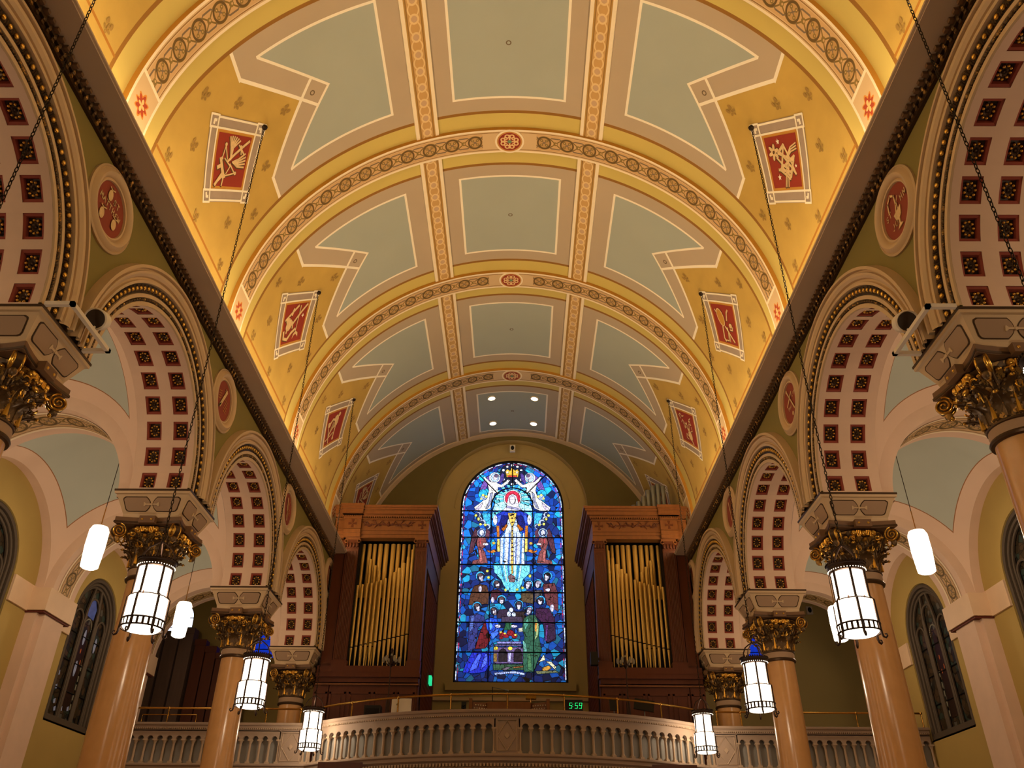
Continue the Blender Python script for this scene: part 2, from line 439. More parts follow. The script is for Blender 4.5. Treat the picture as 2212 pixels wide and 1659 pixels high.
def V(th, y, r): a = math.radians(th); return (r * math.sin(a), y, 11.0 + r * math.cos(a))
def shell():
    # barrel vault
    mb = MB(); R = 5.45; D = R * PI / 180
    mb.grid(lambda i, j: V(-90 + 180 * i, YB + (YE - YB) * j, R), 92, 14, 'vault', lambda i, j: ((-90 + 180 * i) * D, YB + (YE - YB) * j))
    for sg in (-1, 1): mb.grid(lambda i, j: (sg * 5.45, YB + (YE - YB) * j, 11.0 - .85 * i), 1, 14, 'vault', lambda i, j: (sg * (90 * D + .85 * i), YB + (YE - YB) * j))
    vault = struct(mb, 'ceiling', label='ochre painted barrel vault with taupe and blue panels over the nave', cat='ceiling')
    # transverse ribs and their crown medallions
    mb = MB(); r1 = 5.36; h = 0.33; D = r1 * PI / 180; N = 72
    th = lambda i: -91 + 182 * i
    mb.grid(lambda i, j: V(th(i), -h + 2 * h * j, r1), N, 1, 'rib', lambda i, j: (th(i) * D, -0.30 + 0.60 * j))
    for sg in (-1, 1): mb.grid(lambda i, j: V(th(i), sg * h, r1 + 0.10 * j), N, 1, 'vaultside')
    M['vaultside'] = plain('rib_edge_ochre', 'B07E2C', 0.75, mott=0.05)
    rme = mb.mesh('rib'); md = MB(); n = 40
    md.lathe([(0.335, 0.0), (0.335, 0.02), (0.0, 0.02)], 'medallion', n, caps=False); mdm = md.mesh('medallion')
    for y in [COL[0] - 5, *COL]:
        o = bpy.data.objects.new('rib', rme); C.objects.link(o); o.location.y = y; o.parent = vault
        q = bpy.data.objects.new('medallion', mdm); C.objects.link(q); q.parent = o; q.location = (0, 0, 11 + r1); q.rotation_euler = (PI, 0, 0)
        q['label'] = 'red roundel with a gold cross at the rib crown'
    # raised ridge bands between ribs
    for sg in (-1, 1):
        for b in [*BAY]:
            mb = MB(); y0, y1 = b - 2.17, min(b + 2.17, YE)
            w = lambda j: sg * (17.0 + 5.5 * j)
            mb.grid(lambda i, j: V(w(j), y0 + (y1 - y0) * i, 5.415), 10, 5, 'ridge', lambda i, j: (y0 + (y1 - y0) * i, -1 + 2 * j))
            for jj in (0, 1): mb.grid(lambda i, j: V(w(jj), y0 + (y1 - y0) * i, 5.415 + 0.045 * j), 10, 1, 'whiteline')
            mb.build('ridge_band', vault)
    # stencil flecks
    spots = [(68, -1.45), (61.5, -0.8), (51.5, 0), (60.2, 0.78), (67.6, 1.46), (75.5, 0.95), (83.2, 0.0), (82.8, -1.35), (75.5, -0.95), (82.8, 1.35)]
    for sg in (-1, 1):
        mb = MB()
        for b in BAY:
            for t, y in spots:
                fr = lambda a, bb, h: V(sg * (t - bb / D), b + y + a, 5.444 - h)
                for a, bb, rx, ry in ((-.055, .05, .03, .06), (.055, .05, .03, .06), (-.05, -.06, .035, .03), (.05, -.06, .035, .03), (0, .0, .018, .06), (0, -.11, .02, .035)):
                    mb.face([fr(a + rx * math.cos(q * PI / 5), bb + ry * math.sin(q * PI / 5), 0.004) for q in range(10)], 'stencil')
        o = mb.build('stencil_ornament', vault); o['kind'] = 'stuff'
    # arcade walls
    for sg, sd in SIDES:
        mb = MB(); ops = [(b, 1.87, 7.33, 7.31) for b in BAY[:4]]
        arch_wall(mb, sg * 5.25, 3.0, YE, 7.31, 10.17, ops, 'olive'); arch_wall(mb, sg * 6.22, 3.0, YE, 7.31, 10.6, ops, 'pink')
        for c in COL: mb.bx(sg * 5.25, sg * 6.22, c - .63, c + .63, 7.305, 7.32, 'pink')
        mb.bx(sg * 5.25, sg * 6.45, YB, 3.70, 0, 10.17, 'olive'); mb.bx(sg * 5.46, sg * 6.22, YB, YE, 10.17, 10.9, 'olive')
        struct(mb, 'wall_arcade_' + sd, label='olive %s arcade wall above the arches' % sd, cat='wall')
        # cornice with cove
        mb = MB(); y0, y1 = YB, 23.0
        prof = [(5.25, 10.12), (5.05, 10.12), (4.80, 10.12), (4.80, 10.135), (4.77, 10.14), (4.765, 10.16), (4.78, 10.18), (5.40, 10.18)]
        for (xa, za), (xb, zb) in zip(prof[:-1], prof[1:]): mb.grid(lambda i, j: (sg * (xa + (xb - xa) * i), y0 + (y1 - y0) * j, za + (zb - za) * i), 1, 1, 'taupe')
        mb.bx(sg * 5.25, sg * 5.16, y0, y1, 10.03, 10.12, 'darkband')
        mb.bx(sg * 5.25, sg * 5.20, y0, y1, 9.96, 10.03, 'bronze')
        k = int((y1 - 3.5) / 0.12)
        for i in range(k):
            y = 3.6 + 0.12 * i
            mb.box((sg * 5.13, y, 10.09), (0.06, 0.055, 0.05), 'umber'); mb.ball((sg * 5.175, y + 0.06, 10.045), 0.035, 'oldgold', 6, 5, (0.8, 0.9, 1.1)); mb.box((sg * 5.19, y + .06, 9.99), (.03, .05, .04), 'oldgold')
        struct(mb, 'trim_%d' % (1 if sg < 0 else 2), label='broad taupe cornice with dark egg and dart band along the %s wall' % sd, cat='cornice')
        mb = MB(); mb.bx(sg * 4.87, sg * 4.96, y0 + .3, 20.6, 10.19, 10.26, 'cove'); mb.bx(sg * 4.87, sg * 4.96, 20.7, 22.8, 10.19, 10.26, 'cove_dim')
        tag(mb.build('cove_light'), 'hidden strip light glowing on the %s cornice ledge' % sd, 'strip light')
    # end wall with round headed recess and window opening
    mb = MB(); yf = 27.27
    n = 64
    def wallpart(y, zmin, inner, m):    # half disc wall with an arch hole
        r, cz = inner
        for i in range(n):
            a0, a1 = PI * i / n, PI * (i + 1) / n
            o0, o1 = [(5.6 * math.cos(a), y, 11 + 5.6 * math.sin(a)) for a in (a0, a1)]
            def ip(a):
                x = r * math.cos(a); return (x, y, cz + r * math.sin(a))
            mb.face([ip(a0), ip(a1), o1, o0], m)
        for sg in (-1, 1):
            mb.face([(sg * r, y, cz), (sg * 5.6, y, 11), (sg * 5.6, y, zmin), (sg * r, y, zmin)], m)
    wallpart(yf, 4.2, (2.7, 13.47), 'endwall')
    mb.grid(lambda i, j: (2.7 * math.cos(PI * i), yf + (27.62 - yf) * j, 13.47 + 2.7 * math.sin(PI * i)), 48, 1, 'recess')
    for sg in (-1, 1): mb.bx(sg * 2.7, sg * 2.72, yf, 27.6, 4.2, 13.47, 'recess')
    y = 27.58; r, cz = 1.86, 13.62
    for i in range(n):
        a0, a1 = PI * i / n, PI * (i + 1) / n
        mb.face([(r * math.cos(a0), y, cz + r * math.sin(a0)), (r * math.cos(a1), y, cz + r * math.sin(a1)), (2.75 * math.cos(a1), y, 13.47 + 2.75 * math.sin(a1)), (2.75 * math.cos(a0), y, 13.47 + 2.75 * math.sin(a0))], 'recess')
    for sg in (-1, 1): mb.face([(sg * r, y, cz), (sg * 2.75, y, 13.47), (sg * 2.75, y, 4.2), (sg * r, y, 4.2)], 'recess')
    mb.face([(-r, y, 4.2), (r, y, 4.2), (r, y, 7.5), (-r, y, 7.5)], 'recess')
    mb.grid(lambda i, j: (r * math.cos(PI * i), y + 0.3 * j, cz + r * math.sin(PI * i)), 48, 1, 'recess')
    mb.bx(-2.1, 2.1, 27.38, 27.6, 7.22, 7.46, 'recess'); mb.bx(-2.69, 2.69, 27.45, 27.6, 6.92, 7.02, 'cream')
    mb.tube([(2.06 * math.cos(PI * i / 40), 27.57, 13.55 + 2.06 * math.sin(PI * i / 40)) for i in range(41)], 0.025, 'recess', 6)
    struct(mb, 'wall_back', label='ochre end wall round the tall blue window', cat='wall')
    # flush arch where the vault meets the end wall
    mb = MB()
    mb.grid(lambda i, j: V(-90 + 180 * i, 27.10 + 0.17 * j, 5.40 - 0.06 * j), 60, 1, 'taupe'); mb.grid(lambda i, j: V(-90 + 180 * i, 27.10, 5.40 + 0.05 * j), 60, 1, 'taupe')
    struct(mb, 'trim_3', label='plain arch moulding where the vault meets the end wall', cat='moulding')
    # floor, rear wall, aisles' outer shells
    mb = MB(); mb.bx(-12.6, 12.6, YB, 28, -0.1, 0, 'floor'); struct(mb, 'floor', label='dark floor of the nave and aisles', cat='floor')
    mb = MB(); mb.bx(-5.6, 5.6, YB - .2, YB, 0, 17, 'endwall'); struct(mb, 'wall_front', label='rear wall behind the viewer', cat='wall')
    ceil = struct(MBfloor(), 'gallery_floor', label='timber gallery floor carried at the end of the nave', cat='floor')
    for sg, sd in SIDES:
        mb = MB()
        wins = [(b, 1.12, 7.33, 4.93) for b in BAY[:4]]
        arch_wall(mb, sg * 10.35, 3.07, 23.5, 0, 10.3, wins, 'olivew')
        for b in BAY[:4]:
            mb.grid(lambda i, j: (sg * (10.35 + .25 * j), b + 1.12 * math.cos(PI * i), 7.33 + 1.12 * math.sin(PI * i)), 24, 1, 'olivew')
            for q in (-1, 1): mb.bx(sg * 10.35, sg * 10.6, b + q * 1.12, b + q * 1.13, 4.93, 7.33, 'olivew')
            mb.bx(sg * 10.35, sg * 10.6, b - 1.12, b + 1.12, 4.90, 4.93, 'olivew')
            for a, c in ((-2.0, -1.14), (1.14, 2.0)): mb.bx(sg * 10.30, sg * 10.36, b + a, b + c, 6.76, 7.30, 'impost')
            mb.grid(lambda i, j: (sg * (10.15 + .22 * j), b + 2.0 * math.cos(PI * i), 7.25 + 2.0 * math.sin(PI * i)), 32, 1, 'pink')
        mb.bx(sg * 6.4, sg * 10.4, 3.0, 3.07, 0, 10.3, 'olivew')
        struct(mb, 'wall_' + sd, label='olive outer wall of the %s aisle with cream impost band' % sd, cat='wall')
        # organ chamber at the end of the aisle
        mb = MB(); wl = [(sg * 7.9, .62, 8.9, 8.2)] + ([(sg * 11.2, .55, 9.5, 8.9)] if sg < 0 else [])
        arch_wall(mb, 27.5, min(sg * 5.2, sg * 12.4), max(sg * 5.2, sg * 12.4), 0, 11.3, wl, ('chamber' if sg > 0 else 'olivew'), 'x')
        mb.bx(sg * 12.3, sg * 12.4, 23.5, 27.5, 0, 11.3, ('chamber' if sg > 0 else 'olivew')); mb.bx(sg * 10.35, sg * 12.4, 23.45, 23.56, 0, 11.3, ('chamber' if sg > 0 else 'olivew'))
        mb.bx(sg * 6.2, sg * 12.4, 23.5, 27.5, 11.2, 11.3, ('chamber' if sg > 0 else 'olivew'))
        mb.bx(sg * 6.2, sg * 10.4, 23.55, 23.62, 9.2, 11.3, ('chamber' if sg > 0 else 'olivew'))
        struct(mb, 'wall_chamber_' + sd, label='dim olive walls of the organ chamber beyond the %s aisle' % sd, cat='wall')
def MBfloor():
    mb = MB(); mb.bx(-12.3, 12.3, 21.75, 27.6, 4.05, 4.2, 'wood2'); mb.bx(-4.3, 4.3, 20.4, 21.8, 4.05, 4.2, 'wood2'); return mb
shell()
# aisle vaults, transverse arches, pilasters
def aisles():
    hx, hy = 1.95, 2.0; R = math.hypot(hx, hy)
    mb = MB()
    def sp(i, j):
        x = hx * math.sin((i - .5) * PI); y = hy * math.sin((j - .5) * PI); return (x, y, math.sqrt(max(0, R * R - x * x - y * y)))
    mb.grid(sp, 36, 36, 'web'); me = mb.mesh('ceiling', 60)
    tb = MB(); r, t = 1.74, 0.5
    A = lambda i: PI * i
    tb.grid(lambda i, j: (r * math.cos(A(i)), -t + 2 * t * j, r * math.sin(A(i))), 40, 1, 'pink')
    tb.grid(lambda i, j: ((r - .012) * math.cos(A(i)), -.29 + .58 * j, (r - .012) * math.sin(A(i))), 40, 1, 'aisleband', lambda i, j: (A(i) * r, -.26 + .52 * j))
    for s in (-1, 1): tb.grid(lambda i, j: ((r + .24 * j) * math.cos(A(i)), s * t, (r + .24 * j) * math.sin(A(i))), 40, 1, 'pink')
    tme = tb.mesh('aisle_arch')
    pb = MB()
    def pil(sg):
        p = MB()
        p.bx(sg * 9.98, sg * 10.36, -.42, .42, 0, 6.74, 'pink'); p.bx(sg * 10.1, sg * 10.36, -.55, .55, 0, 6.74, 'pink')
        p.bx(sg * 9.90, sg * 10.36, -.62, .62, 6.77, 7.26, 'impost'); p.bx(sg * 9.94, sg * 10.36, -.58, .58, 6.73, 6.77, 'darkred')
        for q in (-1, 1): p.bx(sg * 10.15, sg * 10.36, q * .42, q * .5, 7.2, 9.3, 'pink')
        return p.mesh('pilaster')
    k = 10
    for sg, sd in SIDES:
        for i, b in enumerate(BAY[:4]):
            o = bpy.data.objects.new('ceiling', me); C.objects.link(o); o.location = (sg * 8.2, b, 7.25)
            tag(o, 'pale blue sail vault with pink border, %s bay of the %s aisle' % (ORD[i], sd), 'ceiling', None, 'structure')
        pm = pil(sg)
        for i, c in enumerate(COL):
            o = bpy.data.objects.new('trim_%d' % k, tme); C.objects.link(o); o.location = (sg * 8.2, c, 7.22); k += 1
            tag(o, 'pink transverse arch with painted scroll soffit, %s in the %s aisle' % (ORD[i], sd), 'arch', None, 'structure')
            o = bpy.data.objects.new('trim_%d' % k, pm); C.objects.link(o); o.location = (0, c, 0); k += 1
            tag(o, 'pink wall pilaster with cream impost, %s on the %s outer wall' % (ORD[i], sd), 'pilaster', None, 'structure')
aisles()
# ------------------------------------------------------------------ arcade arches
def arcade():
    zc = 7.33
    def prof_sweep(mb, prof, m, n=48):
        L = len(prof)
        for (r0, p0), (r1, p1) in zip(prof[:-1], prof[1:]):
            mb.grid(lambda i, j: (-(p0 + (p1 - p0) * j), (r0 + (r1 - r0) * j) * math.cos(PI * i), (r0 + (r1 - r0) * j) * math.sin(PI * i)), n, 1, m)
    # local frame: x = 0 on the nave face, +x into the wall, origin at arch centre on the springing line (for the right side)
    sf = MB(); r = 1.87
    xs = [-0.0, .105, .355, .555, .805, .97]; pit = 13.35; first = 90 - 6.5 * pit; hw = 4.8
    angs = [0.0]
    for i in range(14): angs += [first + pit * i - hw, first + pit * i + hw]
    angs += [180.0]
    P = lambda x, a, rr=r: (x, rr * math.cos(math.radians(a)), rr * math.sin(math.radians(a)))
    cells = []
    for ai in range(len(angs) - 1):
        for xi in range(5):
            a0, a1, x0, x1 = angs[ai], angs[ai + 1], xs[xi], xs[xi + 1]
            if ai % 2 == 1 and xi in (1, 3): cells.append(((x0 + x1) / 2, (a0 + a1) / 2)); continue
            n = max(1, int((a1 - a0) / 3))
            for q in range(n):
                b0, b1 = a0 + (a1 - a0) * q / n, a0 + (a1 - a0) * (q + 1) / n
                sf.face([P(x0, b0), P(x1, b0), P(x1, b1), P(x0, b1)], 'pink')
    sf_me = sf.mesh('soffit', 20)
    co = MB(); ax, ay, d = .125, r * math.radians(hw), .07
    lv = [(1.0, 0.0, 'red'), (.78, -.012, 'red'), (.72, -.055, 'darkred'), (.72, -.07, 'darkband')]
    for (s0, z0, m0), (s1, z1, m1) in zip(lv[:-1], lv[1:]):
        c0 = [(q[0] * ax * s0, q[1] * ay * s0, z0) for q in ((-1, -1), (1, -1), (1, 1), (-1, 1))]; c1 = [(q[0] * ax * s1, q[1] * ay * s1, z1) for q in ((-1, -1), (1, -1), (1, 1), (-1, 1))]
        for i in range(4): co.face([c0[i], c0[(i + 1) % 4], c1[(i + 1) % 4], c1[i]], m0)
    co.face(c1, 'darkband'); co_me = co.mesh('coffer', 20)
    ro = MB(); rr = .062
    for i in range(9):
        a = 2 * PI * i / 9; ro.ball((rr * 1.05 * math.cos(a), rr * 1.30 * math.sin(a), -.036), .0185, 'gold', 8, 6)
        pts = []
        for t in range(5):
            q = t / 4; w = .018 * math.sin(PI * min(1, q * 1.1) ** .7 + .001); rad = .015 + .05 * q; z = -.062 + .022 * math.sin(q * PI * .8)
            pts.append((rad, w, z))
        for (ra, wa, za), (rb, wb, zb) in zip(pts[:-1], pts[1:]):
            f = lambda rad, w, z: (rad * math.cos(a) - w * math.sin(a), 1.2 * (rad * math.sin(a) + w * math.cos(a)), z)
            ro.face([f(ra, -wa, za), f(ra, wa, za), f(rb, wb, zb), f(rb, -wb, zb)], 'bronze')
    ro.ball((0, 0, -.055), .02, 'bronze', 8, 6); ro_me = ro.mesh('rosette', 60)
    av = MB()
    prof_sweep(av, [(1.87, 0), (1.87, .03), (1.93, .03), (1.935, .012)], 'cream'); prof_sweep(av, [(1.935, .012), (1.985, .012)], 'darkband')
    prof_sweep(av, [(1.985, .012), (1.99, .045), (2.045, .045), (2.05, .02)], 'cream'); prof_sweep(av, [(2.05, .02), (2.19, .04)], 'darkband')
    prof_sweep(av, [(2.19, .04), (2.195, .09), (2.235, .095), (2.245, .055), (2.275, .055), (2.29, .09), (2.33, .12), (2.365, .13), (2.375, .09), (2.40, .09), (2.41, .145), (2.455, .14), (2.47, 0)], 'cream'); av_me = av.mesh('archivolt', 30)
    eg = MB(); n = 54
    for i in range(n):
        a = PI * (i + .5) / n; rm = 2.12
        eg.ball((-.05, rm * math.cos(a), rm * math.sin(a)), .034, 'gold', 8, 6, (.8, 1, 1))
        for q in (-1, 1):
            a2 = a + q * .022; eg.tube([(-.045, 2.075 * math.cos(a2), 2.075 * math.sin(a2)), (-.05, 2.17 * math.cos(a2), 2.17 * math.sin(a2))], .0085, 'bronze', 4, caps=False)
    eg_me = eg.mesh('egg_course', 60)
    bd = MB(); n = 600
    bd.tube([(-.028, 1.96 * math.cos(PI * i / n), 1.96 * math.sin(PI * i / n)) for i in range(n + 1)], [(.021, .018, .006, .018, .021, .006, .011, .006)[i % 8] for i in range(n + 1)], 'oldgold', 6)
    bd_me = bd.mesh('bead_course', 60)
    proto = thing('arcade_arch', (0, 0, 0), None, None)
    parts = []
    for nm, me in (('soffit', sf_me), ('archivolt', av_me), ('egg_course', eg_me), ('bead_course', bd_me)):
        o = bpy.data.objects.new(nm, me); C.objects.link(o); o.parent = proto
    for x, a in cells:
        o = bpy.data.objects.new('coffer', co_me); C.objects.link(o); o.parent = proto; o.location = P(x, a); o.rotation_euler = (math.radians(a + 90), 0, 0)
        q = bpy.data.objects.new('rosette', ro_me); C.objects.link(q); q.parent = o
    first_one = True
    for sg, sd in SIDES:
        for i, b in enumerate(BAY[:4]):
            o = proto if first_one else copy_tree(proto); first_one = False
            o.location = (sg * 5.25, b, zc)
            o.rotation_euler = (0, 0, PI if sg < 0 else 0)
            where = ("cut off by the picture's %s edge" % sd, 'with a round speaker in front of it' if True else '', 'in the middle of the %s row' % sd, 'beside the %s organ case' % sd)[i]
            tag(o, '%s coffered arch of the %s arcade, %s' % (ORD[i], sd, where), 'arch', 'coffered arcade arches')
arcade()
# ------------------------------------------------------------------ columns
def columns():
    proto = thing('column', (0, 0, 0), None, None)
    mb = MB(); mb.lathe([(.46, 0), (.46, .2), (.40, .3), (.36, .36), (.325, .4), (.325, 2.0), (.315, 4.0), (.298, 5.88), (.298, 5.9)], 'marble', 40)
    mb.build('shaft', proto)
    mb = MB(); mb.lathe([(.30, 5.89), (.335, 5.90), (.345, 5.925), (.335, 5.95), (.315, 5.955)], 'bronze', 36); mb.lathe([(.315, 5.955), (.325, 6.02), (.32, 6.07)], 'paneltaupe', 36); mb.lathe([(.32, 6.07), (.335, 6.08), (.335, 6.10), (.31, 6.115)], 'bronze', 36)
    mb.build('neck_ring', proto)
    cap = MB(); cap.lathe([(.31, 6.11), (.305, 6.25), (.32, 6.4), (.36, 6.55), (.43, 6.68), (.47, 6.72)], 'oldgold', 36)
    bell = cap.build('capital', proto)
    def leaf(w, h, curl, m='oldgold'):
        mb = MB(); nu, nv = 12, 8
        def f(i, j):
            t = i; s = (j - .5) * 2
            wd = w * (.55 + .75 * math.sin(PI * min(1, .15 + .75 * t)) ) * (1 - .55 * max(0, t - .7) / .3) * (1 + .16 * math.sin(t * 26))
            out = .012 + .02 * t + curl * max(0, t - .45) ** 1.7 * 2.2 - .03 * s * s * (1 - t)
            z = h * (t - .42 * max(0, t - .72) ** 1.2 * 2.0)
            return (out + .012 * math.cos(s * 9), s * wd, z)
        mb.grid(f, nu, nv, m)
        mb.tube([(f(i / 8, .5)[0] + .008, 0, f(i / 8, .5)[2]) for i in range(9)], [.011 - .0006 * i for i in range(9)], m, 5)
        p = f(.94, .5); mb.ball((p[0] + .012, 0, p[2] + .005), .026, 'gold', 8, 6, (.8, 1.3, .8))
        for q in (-1, 1):                                     # curled lobes at the tip edges
            for t in (.45, .68, .86):
                p = f(t, .5 + q * .46); mb.ball((p[0] + .006, p[1], p[2]), .022, m, 6, 5)
        return mb.mesh('leaf', 60)
    l1, l2 = leaf(.105, .28, .24), leaf(.105, .46, .27)
    for k in range(16):
        a = 2 * PI * (k + .0) / 16; o = bpy.data.objects.new('leaf', l1 if k % 2 == 0 else l2); C.objects.link(o); o.parent = bell
        rr = .305 if k % 2 == 0 else .30; o.location = (rr * math.cos(a), rr * math.sin(a), 6.12); o.rotation_euler = (0, 0, a)
    l3 = leaf(.075, .36, .22)
    for k in range(16):
        a = 2 * PI * (k + .5) / 16; o = bpy.data.objects.new('leaf', l3); C.objects.link(o); o.parent = bell; o.location = (.33 * math.cos(a), .33 * math.sin(a), 6.30); o.rotation_euler = (0, 0, a)
    vo = MB()                                                   # corner volute: two spirals back to back
    for s in (-1, 1):
        pts = []; rad = []
        for i in range(34):
            t = i / 33; q = t * 4.6 * PI; rr = .105 * (1 - t) + .014
            pts.append((rr * math.cos(PI / 2 + q) + .0, s * .046, rr * math.sin(PI / 2 + q) + .0)); rad.append(.018 * (1 - .4 * t))
        vo.tube(pts, rad, 'gold', 6)
        vo.tube([(-.26, s * .03, -.20), (-.17, s * .035, -.03), (-.08, s * .035, .07), (0, s * .035, .088)], [.012, .018, .02, .018], 'oldgold', 6)
    vo.lathe([(.012, -.036), (.10, -.036), (.10, .036), (.012, .036)], 'bronze', 18, M3=Matrix.Rotation(PI / 2, 3, 'X'))
    vo.ball((-.01, 0, -.125), .05, 'oldgold', 8, 6, (1, 1, 1.3)); vo.ball((-.04, 0, -.17), .03, 'gold', 7, 5)
    vm = vo.mesh('volute', 60)
    for k in range(4):
        a = PI / 4 + k * PI / 2; o = bpy.data.objects.new('volute', vm); C.objects.link(o); o.parent = bell; o.location = (.665 * math.cos(a), .665 * math.sin(a), 6.63); o.rotation_euler = (0, 0, a)
    eg = MB()                                                   # egg row and small central scrolls on each side
    for k in range(4):
        a = k * PI / 2; ca, sa = math.cos(a), math.sin(a); T = lambda x, y, z: (x * ca - y * sa, x * sa + y * ca, z)
        for j in (-1, 0, 1): eg.ball(T(.47, j * .155, 6.66), .05, 'gold', 8, 6, (1, 1, 1))
        for j in (-1, 1):
            for q in (-.028, 0, .028): eg.tube([T(.49, j * .078 + q, 6.70), T(.485, j * .078 + q, 6.62)], .01, 'gold', 5)
        eg.ball(T(.465, 0, 6.55), .04, 'gold', 8, 6, (.8, 1.7, .8))
        eg.ball(T(.44, 0, 6.50), .03, 'oldgold', 8, 6, (.8, 1.2, 1.2))
        for j in (-1, 1):                                        # inner scrolls
            eg.tube([T(.45 + .01 * t, j * (.20 + .05 * math.cos(t * .8) * (1 - t / 14)), 6.56 + .05 * math.sin(t * .8) * (1 - t / 14)) for t in range(12)], .012, 'gold', 5)
            eg.tube([T(.36, j * .10, 6.36 + .002 * t) if t == 0 else T(.40 + .012 * math.sin(t), j * (.10 + .045 * math.cos(t * .7)), 6.43 + .05 * math.sin(t * .7)) for t in range(10)], .010, 'gold', 5)
    for k in range(8):                                           # gilt stalks between the lower leaves
        a = (k + .5) * PI / 4; eg.tube([(.335 * math.cos(a), .335 * math.sin(a), 6.13), (.345 * math.cos(a), .345 * math.sin(a), 6.36)], [.032, .012], 'gold', 6)
    eg.build('egg_row', bell)
    ab_ = MB(); pts = []
    for k in range(4):                                           # concave sided abacus
        a0 = PI / 4 + k * PI / 2
        for t in range(9):
            u = -1 + 2 * t / 8; ed = .47 + .07 * u * u
            a = k * PI / 2; x, y = ed, u * .53
            pts.append((x * math.cos(a) - y * math.sin(a), x * math.sin(a) + y * math.cos(a)))
    ab_.prism(pts, lambda a, b, h: (a, b, 6.75 + h), .11, 'umber'); ab_.face([(a, b, 6.75) for a, b in reversed(pts)], 'umber')
    ab_.prism([(x * 1.02, y * 1.02) for x, y in pts], lambda a, b, h: (a, b, 6.76 + h), .03, 'bronze')
    for k in range(4):
        a = k * PI / 2; ca, sa = math.cos(a), math.sin(a)
        for j in (-1, 1): ab_.ball((.53 * ca - j * .075 * sa, .53 * sa + j * .075 * ca, 6.80), .042, 'bronze', 8, 6); ab_.ball((.565 * ca - j * .075 * sa, .565 * sa + j * .075 * ca, 6.80), .022, 'gold', 8, 6)
        ab_.box((.52 * ca, .52 * sa, 6.80), (.10 if k % 2 == 0 else .26, .26 if k % 2 == 0 else .10, .12), 'umber')
    ab_.build('abacus', proto)
    im = MB()                                                    # flared impost block
    lv = [(.46, 6.86), (.47, 6.92), (.60, 7.22), (.63, 7.225), (.63, 7.262), (.612, 7.266), (.612, 7.31)]
    mats = ['cream'] * 6; mats[2] = mats[3] = 'darkred'
    lv = [(.46, 6.86), (.465, 6.93), (.59, 7.225), (.62, 7.235), (.625, 7.275), (.632, 7.28), (.632, 7.31)]
    mats = ['cream', 'cream', 'cream', 'cream', 'bronze', 'bronze']
    sq = lambda r, z: [(r, -r, z), (r, r, z), (-r, r, z), (-r, -r, z)]
    for (r0, z0), (r1, z1), m in zip(lv[:-1], lv[1:], mats):
        a, b = sq(r0, z0), sq(r1, z1)
        for i in range(4): im.face([a[i], a[(i + 1) % 4], b[(i + 1) % 4], b[i]], m)
    im.face(sq(.46, 6.86)[::-1], 'cream'); im.face(sq(.632, 7.31), 'cream')
    blk = im.build('impost_block', proto, smooth=20)
    rel = MB(); reld = MB(); crs = MB()                          # relief panels and crosses on the four faces
    tilt = math.atan2(.125, .295)
    for k in range(4):
        a = k * PI / 2; ca, sa = math.cos(a), math.sin(a)
        def fr(u, v, h, ca=ca, sa=sa):
            w = .44 + v                                           # v from .0 (bottom) to .31 along slope
            x = .465 + (v + .0) * math.sin(tilt) + h * math.cos(tilt); z = 6.93 + v * math.cos(tilt) - h * math.sin(tilt)
            return (x * ca - u * sa, x * sa + u * ca, z)
        for s in (-1, 1):
            D = [(.014 + .075 * ((v - .16) / .125) ** 2, v) for v in (.035, .06, .085, .11, .135, .16, .185, .21, .235, .26, .285)] + [(.44, .285), (.475, .262), (.478, .235), (.43, .075), (.405, .045), (.37, .035)]
            D = [(s * p, q) for p, q in D]
            if s < 0: D = D[::-1]
            reld.prism(D, fr, .004, 'bronze')
            cx = sum(p for p, q in D) / len(D); cy = sum(q for p, q in D) / len(D)
            rel.prism([(cx + (p - cx) * .93, cy + (q - cy) * .89) for p, q in D], lambda u, v, h, fr=fr: fr(u, v, h + .004), .006, 'paneltaupe')
        c0 = .16
        for s in (-1, 1): crs.prism([(s * p, c0 + q) for p, q in ((0, -.012), (.085, -.011), (.112, -.032), (.125, -.030), (.125, .030), (.112, .032), (.085, .011), (0, .012))][::s], fr, .022, 'cream')
        crs.prism([(.02 * math.cos(t * PI / 5), c0 + .02 * math.sin(t * PI / 5)) for t in range(10)], fr, .028, 'cream')
    reld.build('panel_edge', blk); rel.build('relief_panel', blk); crs.build('relief_cross', blk)
    fst = True
    for sg, sd in SIDES:
        for i, c in enumerate(COL):
            o = proto if fst else copy_tree(proto); fst = False
            o.location = (sg * 5.82, c, 0)
            w = ("whose capital meets the picture's %s edge" % sd, 'behind the big lantern', 'half hidden by the gallery lantern', 'standing behind the gallery balustrade')[i]
            tag(o, '%s tan marble column on the %s with gilded capital, %s' % (ORD[i], sd, w), 'column', 'nave columns')
columns()
